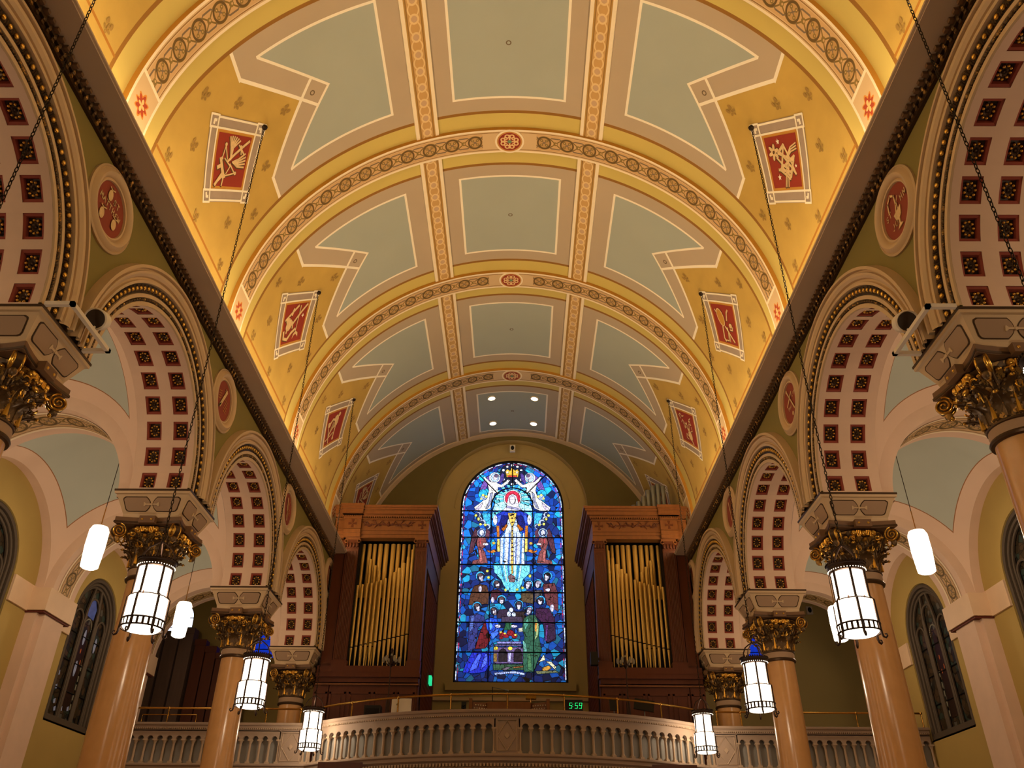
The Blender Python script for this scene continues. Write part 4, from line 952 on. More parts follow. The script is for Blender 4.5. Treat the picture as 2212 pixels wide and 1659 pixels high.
# ------------------------------------------------------------------ tall stained glass window (window_1)
FIGURES = [   # (0 polygon | 1 ellipse, red, green, blue, then centimetres on the window plane)
    (0, 168, 228, 244, 4, 1436, 58, 1417, 78, 1349, -68, 1348, -49, 1416),
    (0, 92, 200, 232, -26, 1387, -58, 1380, -61, 1392, -27, 1394),
    (0, 92, 200, 232, -27, 1400, -61, 1403, -58, 1414, -26, 1406),
    (0, 92, 200, 232, -24, 1412, -54, 1425, -48, 1435, -21, 1418),
    (0, 92, 200, 232, -17, 1422, -40, 1443, -30, 1451, -12, 1426),
    (0, 92, 200, 232, -7, 1429, -19, 1456, -7, 1459, -1, 1431),
    (0, 92, 200, 232, 4, 1431, 4, 1460, 17, 1459, 11, 1431),
    (0, 92, 200, 232, 16, 1429, 28, 1456, 39, 1450, 22, 1426),
    (0, 92, 200, 232, 26, 1422, 49, 1444, 57, 1435, 30, 1417),
    (0, 92, 200, 232, 33, 1412, 63, 1425, 68, 1414, 35, 1406),
    (0, 92, 200, 232, 37, 1400, 70, 1403, 70, 1391, 37, 1393),
    (0, 92, 200, 232, 36, 1388, 68, 1380, 64, 1369, 34, 1381),
    (0, 98, 200, 236, -68, 1345, -36, 1345, -50, 1286, -69, 1318),
    (0, 98, 200, 236, 76, 1346, 44, 1346, 59, 1286, 77, 1318),
    (0, 58, 168, 220, -107, 1340, -75, 1342, -72, 1285, -92, 1298),
    (0, 58, 168, 220, 115, 1341, 84, 1343, 82, 1286, 101, 1299),
    (1, 10, 26, 56, 3, 1497, 47, 47),
    (1, 244, 248, 255, 41, 1494, 5, 5),
    (1, 244, 248, 255, 36, 1475, 5, 5),
    (1, 244, 248, 255, 22, 1461, 5, 5),
    (1, 244, 248, 255, 3, 1456, 5, 5),
    (1, 244, 248, 255, -16, 1461, 5, 5),
    (1, 244, 248, 255, -29, 1475, 4, 5),
    (1, 244, 248, 255, -35, 1494, 5, 5),
    (1, 244, 248, 255, -30, 1513, 5, 5),
    (1, 244, 248, 255, -16, 1527, 4, 4),
    (1, 244, 248, 255, 3, 1533, 5, 5),
    (1, 244, 248, 255, 22, 1528, 5, 5),
    (1, 244, 248, 255, 36, 1513, 5, 4),
    (0, 216, 168, 56, -23, 1508, -16, 1518, -7, 1511, 3, 1527, 13, 1511, 23, 1518, 29, 1508, 24, 1484, -18, 1484),
    (1, 240, 232, 208, -15, 1504, 5, 5),
    (1, 240, 232, 208, 21, 1504, 5, 5),
    (0, 192, 56, 56, -15, 1491, 21, 1491, 19, 1485, -12, 1485),
    (0, 106, 74, 160, -78, 1494, -97, 1480, -111, 1449, -120, 1416, -104, 1419, -87, 1449, -69, 1477),
    (0, 106, 74, 160, 85, 1494, 103, 1481, 118, 1450, 127, 1417, 112, 1420, 94, 1450, 75, 1477),
    (0, 74, 58, 136, -50, 1477, -35, 1501, -26, 1497, -28, 1473, -44, 1453),
    (0, 74, 58, 136, 57, 1477, 41, 1501, 32, 1498, 35, 1474, 51, 1453),
    (1, 232, 242, 255, -62, 1482, 21, 22),
    (1, 232, 242, 255, 69, 1482, 20, 21),
    (1, 168, 196, 240, -61, 1482, 15, 17),
    (1, 168, 196, 240, 68, 1482, 15, 17),
    (0, 244, 240, 240, -78, 1465, -59, 1463, -37, 1453, -11, 1477, -4, 1470, -31, 1443, -50, 1443, -48, 1423, -61, 1419, -68, 1383, -75, 1360, -99, 1348, -128, 1350, -135, 1363, -115, 1379, -89, 1402, -82, 1429, -87, 1453, -106, 1487, -97, 1483),
    (0, 244, 240, 240, 85, 1465, 66, 1464, 44, 1453, 18, 1477, 10, 1470, 38, 1443, 57, 1443, 55, 1423, 69, 1420, 76, 1384, 84, 1361, 108, 1349, 137, 1351, 143, 1364, 123, 1380, 96, 1403, 89, 1430, 94, 1454, 113, 1488, 103, 1484),
    (1, 232, 216, 232, -60, 1483, 8, 11),
    (1, 232, 216, 232, 67, 1484, 8, 11),
    (1, 90, 74, 106, -56, 1490, 8, 7),
    (1, 90, 74, 106, 62, 1491, 8, 7),
    (0, 138, 144, 176, -77, 1419, -68, 1423, -71, 1386, -82, 1363, -94, 1356, -81, 1389),
    (0, 138, 144, 176, 84, 1420, 75, 1423, 79, 1387, 90, 1364, 102, 1357, 89, 1390),
    (0, 196, 184, 216, -130, 1356, -103, 1383, -109, 1363, -121, 1350),
    (0, 196, 184, 216, 138, 1358, 111, 1384, 117, 1364, 129, 1351),
    (1, 40, 168, 224, -104, 1416, 17, 19),
    (1, 40, 168, 224, 112, 1417, 17, 18),
    (1, 136, 160, 208, -101, 1402, 12, 11),
    (1, 136, 160, 208, 109, 1404, 12, 12),
    (1, 232, 224, 112, -103, 1411, 5, 5),
    (1, 232, 224, 112, 110, 1412, 4, 5),
    (1, 232, 224, 112, -92, 1406, 5, 5),
    (1, 232, 224, 112, 99, 1407, 5, 5),
    (1, 232, 224, 112, -110, 1397, 4, 4),
    (1, 232, 224, 112, 118, 1399, 4, 5),
    (1, 216, 238, 248, 5, 1398, 33, 36),
    (1, 208, 40, 72, 5, 1399, 28, 30),
    (0, 224, 220, 240, 5, 1416, 18, 1410, 25, 1387, 28, 1367, 43, 1349, -33, 1349, -18, 1367, -14, 1386, -9, 1410),
    (1, 200, 192, 224, 4, 1393, 11, 18),
    (1, 240, 230, 240, 4, 1392, 9, 15),
    (0, 136, 128, 176, -1, 1396, 3, 1397, 3, 1395, 0, 1394),
    (0, 136, 128, 176, 8, 1396, 5, 1397, 5, 1395, 8, 1394),
    (0, 154, 154, 200, -15, 1370, 25, 1360, 40, 1351, 22, 1354, -19, 1363),
    (0, 26, 52, 176, -28, 1349, -6, 1345, -11, 1318, -20, 1286, -35, 1260, -43, 1254, -50, 1292, -69, 1318, -51, 1337),
    (0, 26, 52, 176, 37, 1349, 14, 1346, 20, 1318, 29, 1286, 44, 1261, 53, 1255, 59, 1293, 77, 1318, 59, 1338),
    (0, 12, 26, 108, -33, 1331, -11, 1331, -17, 1299, -35, 1273, -41, 1298),
    (0, 12, 26, 108, 41, 1331, 20, 1331, 26, 1299, 44, 1273, 50, 1299),
    (0, 58, 96, 224, -48, 1331, -36, 1334, -43, 1298, -48, 1305),
    (0, 58, 96, 224, 56, 1331, 44, 1334, 52, 1299, 57, 1305),
    (1, 216, 224, 248, -57, 1314, 8, 19),
    (1, 216, 224, 248, 66, 1315, 8, 19),
    (0, 188, 208, 244, -11, 1318, 19, 1318, 31, 1267, 46, 1247, 50, 1114, -38, 1113, -37, 1246, -21, 1267),
    (0, 80, 136, 216, -26, 1264, -21, 1264, -23, 1113, -30, 1113),
    (0, 255, 255, 255, -15, 1264, -12, 1264, -14, 1113, -19, 1113),
    (0, 58, 106, 192, -6, 1264, -2, 1264, -5, 1113, -11, 1113),
    (0, 232, 240, 255, 1, 1264, 4, 1264, 1, 1113, -4, 1113),
    (0, 46, 74, 152, 19, 1264, 22, 1264, 18, 1114, 14, 1113),
    (0, 244, 248, 255, 26, 1264, 30, 1264, 26, 1114, 21, 1114),
    (0, 76, 128, 208, 35, 1264, 40, 1264, 36, 1114, 30, 1114),
    (0, 200, 224, 255, 44, 1264, 48, 1264, 43, 1114, 39, 1114),
    (0, 216, 180, 88, -12, 1342, 20, 1342, 16, 1315, 7, 1289, 11, 1113, 1, 1113, 2, 1289, -7, 1315),
    (1, 58, 42, 40, 4, 1337, 4, 3),
    (1, 58, 42, 40, 4, 1321, 4, 3),
    (1, 58, 42, 40, 4, 1305, 4, 3),
    (1, 58, 42, 40, 5, 1289, 3, 3),
    (1, 58, 42, 40, 5, 1273, 3, 3),
    (1, 58, 42, 40, 5, 1257, 3, 2),
    (1, 58, 42, 40, 5, 1242, 3, 3),
    (1, 58, 42, 40, 5, 1226, 4, 3),
    (1, 58, 42, 40, 5, 1211, 4, 3),
    (1, 58, 42, 40, 5, 1195, 4, 3),
    (1, 58, 42, 40, 5, 1180, 4, 3),
    (1, 58, 42, 40, 5, 1164, 4, 2),
    (1, 58, 42, 40, 5, 1149, 4, 2),
    (1, 58, 42, 40, 6, 1134, 3, 3),
    (0, 192, 112, 40, -52, 1292, -42, 1292, -40, 1245, -49, 1245),
    (0, 192, 112, 40, 61, 1293, 51, 1293, 50, 1245, 59, 1245),
    (0, 216, 192, 96, -49, 1243, -40, 1243, -38, 1195, -48, 1195),
    (0, 216, 192, 96, 59, 1244, 50, 1244, 49, 1195, 59, 1195),
    (0, 168, 88, 24, -35, 1279, -17, 1299, -11, 1292, -26, 1270),
    (0, 168, 88, 24, 44, 1280, 26, 1299, 20, 1292, 35, 1270),
    (1, 168, 184, 224, -119, 1335, 10, 10),
    (1, 168, 184, 224, 127, 1336, 11, 10),
    (1, 16, 40, 90, -121, 1334, 7, 8),
    (1, 16, 40, 90, 130, 1335, 7, 8),
    (1, 168, 184, 224, -114, 1317, 10, 10),
    (1, 168, 184, 224, 123, 1319, 10, 11),
    (1, 16, 40, 90, -116, 1316, 7, 8),
    (1, 16, 40, 90, 125, 1317, 8, 7),
    (1, 168, 184, 224, -101, 1305, 10, 11),
    (1, 168, 184, 224, 110, 1306, 11, 11),
    (1, 16, 40, 90, -104, 1303, 8, 7),
    (1, 16, 40, 90, 113, 1304, 7, 7),
    (1, 168, 184, 224, -84, 1289, 10, 11),
    (1, 168, 184, 224, 94, 1290, 10, 11),
    (1, 16, 40, 90, -87, 1287, 8, 7),
    (1, 16, 40, 90, 96, 1288, 8, 7),
    (1, 232, 224, 96, -127, 1331, 5, 5),
    (1, 232, 224, 96, 135, 1332, 5, 5),
    (1, 232, 224, 96, -117, 1317, 4, 6),
    (1, 232, 224, 96, 126, 1318, 5, 5),
    (1, 232, 224, 96, -109, 1297, 5, 5),
    (1, 232, 224, 96, 118, 1299, 5, 5),
    (1, 232, 224, 96, -92, 1295, 5, 5),
    (1, 232, 224, 96, 101, 1296, 5, 5),
    (0, 74, 42, 58, -128, 1282, -141, 1244, -148, 1185, -134, 1191, -121, 1241, -115, 1269),
    (0, 74, 42, 58, 137, 1283, 151, 1246, 159, 1187, 144, 1193, 130, 1242, 125, 1271),
    (0, 90, 52, 72, -89, 1282, -75, 1270, -77, 1238, -91, 1247),
    (0, 90, 52, 72, 98, 1283, 85, 1270, 87, 1239, 101, 1249),
    (1, 168, 200, 240, -105, 1265, 16, 17),
    (1, 168, 200, 240, 114, 1266, 17, 17),
    (1, 56, 80, 140, -105, 1265, 13, 14),
    (1, 56, 80, 140, 114, 1266, 13, 13),
    (1, 216, 220, 240, -104, 1265, 8, 11),
    (1, 216, 220, 240, 114, 1266, 7, 11),
    (0, 122, 68, 72, -118, 1246, -91, 1249, -84, 1226, -99, 1204, -90, 1191, -80, 1152, -135, 1148, -133, 1161, -112, 1167, -115, 1204, -122, 1225),
    (0, 122, 68, 72, 128, 1247, 101, 1250, 95, 1227, 109, 1205, 100, 1193, 91, 1153, 146, 1150, 144, 1162, 123, 1168, 125, 1205, 132, 1227),
    (0, 168, 96, 96, -113, 1201, -105, 1201, -98, 1161, -109, 1155),
    (0, 168, 96, 96, 124, 1202, 115, 1202, 109, 1162, 120, 1156),
    (1, 224, 224, 244, -89, 1222, 10, 5),
    (1, 224, 224, 244, 99, 1223, 10, 4),
    (0, 176, 64, 76, -112, 1241, -105, 1241, -106, 1222, -111, 1225),
    (0, 176, 64, 76, 122, 1242, 115, 1242, 116, 1224, 121, 1227),
    (0, 208, 120, 48, -84, 1201, -72, 1196, -57, 1204, -48, 1196, -66, 1189, -81, 1193),
    (0, 208, 120, 48, 94, 1202, 83, 1197, 68, 1205, 59, 1197, 77, 1189, 91, 1194),
    (1, 200, 160, 64, -61, 1226, 6, 5),
    (1, 200, 160, 64, 71, 1226, 6, 5),
    (0, 108, 204, 232, -59, 1145, 69, 1146, 66, 1117, 43, 1093, 37, 1072, 17, 1049, -3, 1049, -23, 1072, -32, 1093, -56, 1119),
    (0, 44, 134, 192, -36, 1145, -30, 1145, -18, 1087, -23, 1087),
    (0, 232, 248, 255, -24, 1145, -20, 1145, -11, 1087, -14, 1087),
    (0, 58, 112, 192, -11, 1145, -6, 1145, -1, 1087, -5, 1087),
    (0, 240, 248, 255, 14, 1145, 18, 1145, 16, 1087, 12, 1087),
    (0, 44, 128, 192, 24, 1145, 30, 1145, 24, 1087, 19, 1087),
    (0, 200, 240, 248, 34, 1145, 39, 1145, 30, 1087, 26, 1087),
    (0, 176, 138, 56, 1, 1145, 10, 1145, 9, 1114, 3, 1114),
    (0, 106, 80, 88, -9, 1105, 2, 1114, 17, 1102, 14, 1085, -3, 1085),
    (0, 72, 168, 204, -18, 1082, -10, 1082, -11, 1053, -16, 1053),
    (0, 72, 168, 204, -6, 1082, 1, 1082, 0, 1053, -4, 1053),
    (0, 72, 168, 204, 5, 1082, 13, 1082, 12, 1053, 7, 1053),
    (0, 72, 168, 204, 17, 1082, 24, 1083, 23, 1053, 19, 1053),
    (1, 200, 200, 80, -81, 1124, 5, 5),
    (1, 200, 200, 80, -76, 1101, 5, 5),
    (1, 200, 200, 80, -17, 1057, 4, 5),
    (1, 200, 200, 80, 23, 1058, 5, 5),
    (1, 200, 200, 80, 41, 1065, 5, 5),
    (1, 200, 200, 80, 67, 1107, 5, 6),
    (0, 74, 46, 36, -124, 1071, -104, 1077, -81, 1072, -73, 1045, -74, 1008, -142, 1004, -135, 1048),
    (0, 62, 30, 44, -66, 1054, -46, 1060, -29, 1048, -31, 1022, -68, 1022),
    (0, 78, 64, 48, 37, 1049, 57, 1055, 79, 1049, 77, 1009, 37, 1017),
    (0, 74, 68, 72, 83, 1055, 109, 1058, 111, 1017, 83, 1017),
    (0, 90, 46, 54, 112, 1079, 152, 1082, 162, 1050, 163, 983, 125, 1006, 114, 1049),
    (0, 42, 32, 56, -48, 988, -8, 991, -2, 960, -44, 959),
    (0, 40, 30, 36, 15, 982, 46, 983, 54, 946, 18, 946),
    (0, 52, 24, 58, 88, 994, 131, 995, 150, 961, 151, 888, 121, 877, 110, 943, 85, 969),
    (1, 56, 160, 228, -105, 1106, 16, 17),
    (1, 16, 24, 56, -103, 1103, 13, 14),
    (1, 200, 196, 220, -102, 1101, 7, 10),
    (1, 74, 58, 64, -106, 1110, 9, 6),
    (1, 154, 148, 168, -99, 1092, 5, 5),
    (1, 56, 160, 228, -48, 1079, 16, 16),
    (1, 16, 24, 56, -46, 1077, 13, 14),
    (1, 200, 196, 220, -45, 1075, 7, 11),
    (1, 74, 58, 64, -49, 1083, 9, 6),
    (1, 58, 48, 56, -43, 1066, 6, 5),
    (1, 56, 160, 228, 63, 1078, 16, 16),
    (1, 16, 24, 56, 61, 1076, 13, 14),
    (1, 200, 196, 220, 60, 1074, 7, 10),
    (1, 168, 164, 184, 64, 1082, 9, 5),
    (1, 184, 180, 196, 58, 1065, 5, 5),
    (1, 56, 160, 228, 96, 1080, 16, 16),
    (1, 16, 24, 56, 94, 1078, 13, 14),
    (1, 200, 196, 220, 93, 1076, 7, 11),
    (1, 144, 136, 160, 97, 1084, 9, 6),
    (1, 56, 160, 228, 128, 1108, 17, 16),
    (1, 16, 24, 56, 127, 1106, 12, 14),
    (1, 200, 196, 220, 125, 1104, 7, 11),
    (1, 40, 32, 40, 130, 1113, 8, 6),
    (1, 184, 176, 192, 123, 1095, 5, 5),
    (1, 56, 160, 228, -30, 1024, 16, 16),
    (1, 16, 24, 56, -30, 1021, 13, 13),
    (1, 200, 196, 220, -30, 1020, 7, 11),
    (1, 74, 58, 64, -30, 1028, 9, 6),
    (1, 56, 160, 228, 29, 1007, 16, 16),
    (1, 16, 24, 56, 29, 1005, 12, 14),
    (1, 200, 196, 220, 29, 1003, 6, 11),
    (1, 74, 58, 64, 29, 1011, 8, 6),
    (1, 200, 196, 212, 29, 994, 5, 5),
    (1, 56, 160, 228, 104, 1022, 16, 16),
    (1, 16, 24, 56, 102, 1019, 13, 13),
    (1, 200, 196, 220, 101, 1018, 7, 11),
    (1, 48, 40, 52, 105, 1026, 9, 6),
    (0, 40, 48, 110, -138, 967, -113, 976, -87, 965, -84, 945, -106, 928, -115, 859, -139, 848, -139, 914),
    (0, 74, 96, 168, -132, 965, -121, 970, -125, 925, -136, 909),
    (1, 56, 160, 228, -113, 1000, 16, 16),
    (1, 16, 24, 56, -112, 998, 13, 13),
    (1, 200, 196, 220, -110, 996, 6, 10),
    (1, 74, 58, 64, -115, 1004, 9, 6),
    (1, 176, 168, 192, -108, 988, 5, 5),
    (0, 90, 20, 32, -89, 942, -72, 948, -65, 887, -81, 860, -115, 857, -105, 898),
    (0, 26, 72, 200, -84, 954, -67, 962, -44, 957, -36, 926, -41, 901, -63, 890, -78, 926),
    (0, 74, 136, 240, -75, 954, -67, 956, -58, 931, -66, 917),
    (0, 58, 106, 224, -66, 909, -41, 926, -38, 909, -57, 887),
    (1, 56, 160, 228, -56, 986, 16, 16),
    (1, 16, 24, 56, -55, 984, 13, 13),
    (1, 200, 196, 220, -53, 982, 6, 10),
    (1, 90, 74, 80, -57, 990, 8, 5),
    (1, 106, 90, 96, -51, 974, 5, 5),
    (0, 24, 38, 168, -125, 846, -65, 846, -61, 811, -80, 785, -112, 779, -153, 782, -146, 805),
    (0, 58, 84, 224, -103, 843, -92, 843, -107, 795, -134, 784, -121, 811),
    (0, 72, 96, 240, -81, 843, -73, 843, -75, 809, -96, 790),
    (1, 184, 180, 208, -41, 933, 10, 6),
    (1, 184, 180, 208, -60, 1022, 6, 10),
    (1, 192, 188, 216, -104, 1060, 6, 12),
    (1, 192, 188, 216, 142, 995, 7, 13),
    (1, 192, 188, 216, 129, 1058, 10, 6),
    (1, 184, 180, 208, 12, 933, 13, 5),
    (0, 36, 80, 64, 46, 960, 63, 971, 85, 972, 99, 938, 96, 899, 106, 850, 92, 823, 78, 786, 46, 785, 40, 849, 48, 899, 40, 926),
    (0, 74, 144, 128, 46, 943, 60, 960, 63, 943, 51, 921),
    (0, 138, 160, 112, 85, 960, 96, 938, 93, 899, 82, 888, 88, 921),
    (0, 192, 120, 48, 84, 946, 90, 946, 88, 915, 83, 918),
    (0, 90, 154, 144, 42, 888, 53, 877, 57, 850, 46, 850),
    (0, 58, 106, 74, 57, 844, 68, 844, 73, 791, 59, 788),
    (0, 168, 168, 144, 26, 926, 43, 929, 43, 915, 29, 915),
    (1, 56, 160, 228, 66, 988, 15, 15),
    (1, 16, 24, 56, 64, 986, 12, 13),
    (1, 200, 196, 220, 63, 984, 6, 10),
    (1, 138, 128, 152, 67, 992, 8, 5),
    (1, 168, 160, 176, 60, 976, 5, 5),
    (0, 44, 26, 56, 113, 938, 150, 944, 153, 894, 126, 880, 115, 888),
    (0, 88, 48, 112, 121, 938, 127, 938, 123, 888, 116, 883),
    (0, 216, 208, 168, 112, 842, 116, 823, 89, 815, 100, 823),
    (0, 168, 120, 48, 106, 799, 128, 807, 136, 797, 116, 786, 106, 791),
    (0, 200, 192, 160, 117, 820, 136, 818, 152, 802, 149, 791, 133, 807),
    (0, 90, 96, 72, 84, 788, 149, 791, 160, 784, 89, 778),
    (0, 42, 106, 72, -2, 960, 5, 960, 4, 926, 0, 923),
    (1, 200, 216, 248, -4, 974, 7, 9),
    (1, 200, 216, 248, 12, 972, 7, 8),
    (1, 200, 216, 248, 3, 988, 7, 8),
    (0, 30, 80, 56, -21, 920, -11, 960, -2, 954, 1, 920),
    (1, 122, 20, 36, -27, 906, 10, 8),
    (1, 122, 20, 36, -13, 901, 10, 7),
    (1, 122, 20, 36, 1, 911, 12, 10),
    (1, 122, 20, 36, 15, 901, 10, 8),
    (1, 122, 20, 36, -29, 895, 7, 5),
    (1, 216, 208, 80, -17, 909, 4, 3),
    (1, 216, 208, 80, 18, 904, 4, 3),
    (1, 216, 208, 80, -31, 913, 4, 3),
    (0, 58, 48, 72, -28, 965, 40, 966, 43, 946, -30, 945),
    (0, 122, 120, 184, -43, 882, 37, 883, 37, 875, -43, 875),
    (0, 74, 68, 112, -51, 873, 40, 874, 40, 867, -51, 867),
    (0, 90, 74, 120, -54, 864, 43, 864, 43, 812, -53, 811),
    (0, 28, 24, 34, -37, 817, -37, 844, -33, 854, -23, 860, -14, 855, -9, 844, -9, 817),
    (0, 28, 24, 34, 13, 817, 13, 844, 17, 855, 26, 860, 36, 855, 40, 844, 40, 817),
    (0, 168, 168, 224, -5, 849, 4, 849, 5, 817, -5, 817),
    (1, 216, 192, 64, -46, 860, 7, 6),
    (1, 216, 192, 64, 1, 860, 8, 6),
    (0, 122, 96, 48, -54, 843, -43, 844, -42, 817, -53, 817),
    (0, 42, 74, 56, -56, 809, 43, 809, 46, 791, -53, 790),
    (0, 122, 80, 48, 10, 801, 46, 805, 43, 799, 13, 796),
    (0, 88, 80, 96, -28, 793, -9, 801, 7, 800, -14, 789),
    (0, 168, 184, 240, -50, 782, -20, 786, 18, 787, 48, 783, 50, 775, 18, 779, -20, 778, -49, 773),
    (0, 40, 48, 106, -39, 784, -35, 784, -35, 782, -39, 782),
    (0, 40, 48, 106, -33, 784, -29, 784, -29, 782, -33, 782),
    (0, 40, 48, 106, -27, 784, -23, 784, -23, 782, -27, 782),
    (0, 40, 48, 106, -21, 784, -17, 784, -17, 782, -21, 782),
    (0, 40, 48, 106, -15, 784, -11, 784, -11, 782, -15, 782),
    (0, 40, 48, 106, -9, 784, -5, 784, -5, 782, -9, 782),
    (0, 40, 48, 106, -3, 784, 1, 784, 1, 783, -3, 782),
    (0, 40, 48, 106, 3, 784, 7, 784, 7, 783, 3, 783),
    (0, 40, 48, 106, 9, 784, 13, 784, 13, 783, 9, 783),
    (0, 40, 48, 106, 15, 784, 19, 784, 19, 783, 15, 783),
    (0, 40, 48, 106, 21, 784, 25, 784, 25, 783, 21, 783),
    (0, 40, 48, 106, 27, 784, 31, 784, 31, 783, 27, 783),
    (0, 40, 48, 106, 33, 784, 37, 784, 37, 783, 33, 783),
    (0, 40, 48, 106, 39, 784, 43, 784, 43, 783, 39, 783),
    (0, 40, 48, 106, -39, 780, -35, 780, -35, 779, -39, 779),
    (0, 40, 48, 106, -33, 780, -29, 780, -29, 779, -33, 779),
    (0, 40, 48, 106, -27, 781, -23, 781, -23, 779, -27, 779),
    (0, 40, 48, 106, -21, 781, -17, 781, -17, 779, -21, 779),
    (0, 40, 48, 106, -15, 781, -11, 781, -11, 779, -15, 779),
    (0, 40, 48, 106, -9, 781, -5, 781, -5, 779, -9, 779),
    (0, 40, 48, 106, -3, 781, 1, 781, 1, 779, -3, 779),
    (0, 40, 48, 106, 3, 781, 7, 781, 7, 779, 3, 779),
    (0, 40, 48, 106, 9, 781, 13, 781, 13, 779, 9, 779),
    (0, 40, 48, 106, 15, 781, 19, 781, 19, 779, 15, 779),
    (0, 40, 48, 106, 21, 781, 25, 781, 25, 780, 21, 779),
    (0, 40, 48, 106, 27, 781, 31, 781, 31, 780, 27, 780),
    (0, 40, 48, 106, 33, 781, 37, 781, 37, 780, 33, 780),
    (0, 40, 48, 106, 39, 781, 43, 781, 43, 780, 39, 780),
]
def window_main():
    y = 27.68; r, cz = 1.84, 13.62; zb = 7.5
    root = tag(bpy.data.objects.new('window_1', None), 'tall round headed stained glass window with a robed woman in a bright aura above a crowd of haloed men', 'window', None, 'structure'); C.objects.link(root); root.location = (0, y, zb)
    g = MB(); n = 48; Lz = lambda z: z - zb
    g.face([(-r, 0.02, 0), (r, 0.02, 0)] + [(r * math.cos(PI * i / n), .02, Lz(cz) + r * math.sin(PI * i / n)) for i in range(n + 1)], 'shards'); g.build('blue_glass', root, smooth=0)
    f = MB(); d = [0.0]; led = (0.002, 0.002, 0.004, 1)
    def ribbon(pts, w, off):
        for (x0, z0), (x1, z1) in zip(pts, pts[1:] + pts[:1]):
            l = math.hypot(x1 - x0, z1 - z0) or 1e-6; nx, nz = -(z1 - z0) / l * w / 2, (x1 - x0) / l * w / 2
            f.face([(x0 + nx, off, z0 + nz), (x1 + nx, off, z1 + nz), (x1 - nx, off, z1 - nz), (x0 - nx, off, z0 - nz)], 'lead')
    M['lead'] = plain('window_lead', '08080A', 0.6, mott=0)
    order = 0
    for kind, cr, cg, cb, *q in FIGURES:
        c = tuple((t / 255 / 12.92 if t < 10.3 else ((t / 255 + .055) / 1.055) ** 2.4) for t in (cr, cg, cb)) + (1,); order += 1; off = .012 - .00016 * order
        q = [t / 100 for t in q]
        if kind == 0: pts = list(zip(q[0::2], q[1::2]))
        else:
            cx, cy, rx, ry = q; pts = [(cx + rx * math.cos(t * PI / 8), cy + ry * math.sin(t * PI / 8)) for t in range(16)]
        pts = [(x - .035, Lz(z)) for x, z in pts]
        f.face([(x, off, z) for x, z in pts], 'glass', col=c)
        sp = max(p[0] for p in pts) - min(p[0] for p in pts)
        if sp > .09: ribbon(pts, .016 if sp > .2 else .009, off - .00008)
    f.build('figure_glass', root, smooth=0)
    b = MB(); rng = random.Random(3)                               # dashed border
    per = [(-r + .05, z / 10) for z in range(1, int(10 * Lz(cz)))] + [((r - .05) * math.cos(PI - PI * i / 60), Lz(cz) + (r - .05) * math.sin(PI - PI * i / 60)) for i in range(61)] + [(r - .05, z / 10) for z in range(int(10 * Lz(cz)) - 1, 0, -1)]
    for (x0, z0), (x1, z1) in zip(per[:-1], per[1:]):
        nx, nz = (x0) , (z0 - Lz(cz) if z0 > Lz(cz) else 0); l = math.hypot(nx, nz); nx, nz = nx / l, nz / l
        for o, wd, cs in ((.0, .03, ('B8C8E0', '8898B8', 'E0E4F0', '10101A')), (-.055, .03, ('6A1430', '30081C', 'A82048', '1A0A20'))):
            c = lin(rng.choice(cs)); q0 = (x0 + nx * (o - wd / 2), z0 + nz * (o - wd / 2)); q1 = (x1 + nx * (o - wd / 2), z1 + nz * (o - wd / 2))
            k = .86; q1 = (q0[0] + (q1[0] - q0[0]) * k, q0[1] + (q1[1] - q0[1]) * k)
            b.face([(q0[0], .008, q0[1]), (q1[0], .008, q1[1]), (q1[0] + nx * wd, .008, q1[1] + nz * wd), (q0[0] + nx * wd, .008, q0[1] + nz * wd)], 'glass', col=c)
    b.build('border_glass', root, smooth=0)
    k = MB(); w = .045
    def seg(p, q, w=w):
        k.tube([(p[0], -.055, Lz(p[1])), (q[0], -.055, Lz(q[1]))], w / 2, 'lead', 6)
    for z in (13.47, 12.46, 11.46, 10.47, 9.45, 8.47): seg((-r, z), (r, z))
    for x in (-.74, .75): seg((x, zb), (x, 13.9), .035)
    k.tube([(.76 * math.cos(PI * i / 30), -.055, Lz(13.62) + .76 * math.sin(PI * i / 30)) for i in range(31)], .024, 'lead', 6)
    seg((0, 14.38), (0, cz + r))
    for s in (-1, 1): seg((s * .54, 14.16), (s * 1.25, 14.93), .04)
    k.build('saddle_bars', root)
    fr = MB()
    fr.tube([(-r - .0, -.03, .0), (r, -.03, .0)], .05, 'lead', 6); fr.tube([(-r, -.03, 0)] + [(r * math.cos(PI - PI * i / 40), -.03, Lz(cz) + r * math.sin(PI - PI * i / 40)) for i in range(41)] + [(r, -.03, 0)], .045, 'lead', 6)
    fr.bx(-r - .02, r + .02, .03, .06, 0, Lz(cz), 'lead')
    fr.build('window_frame', root)
window_main()
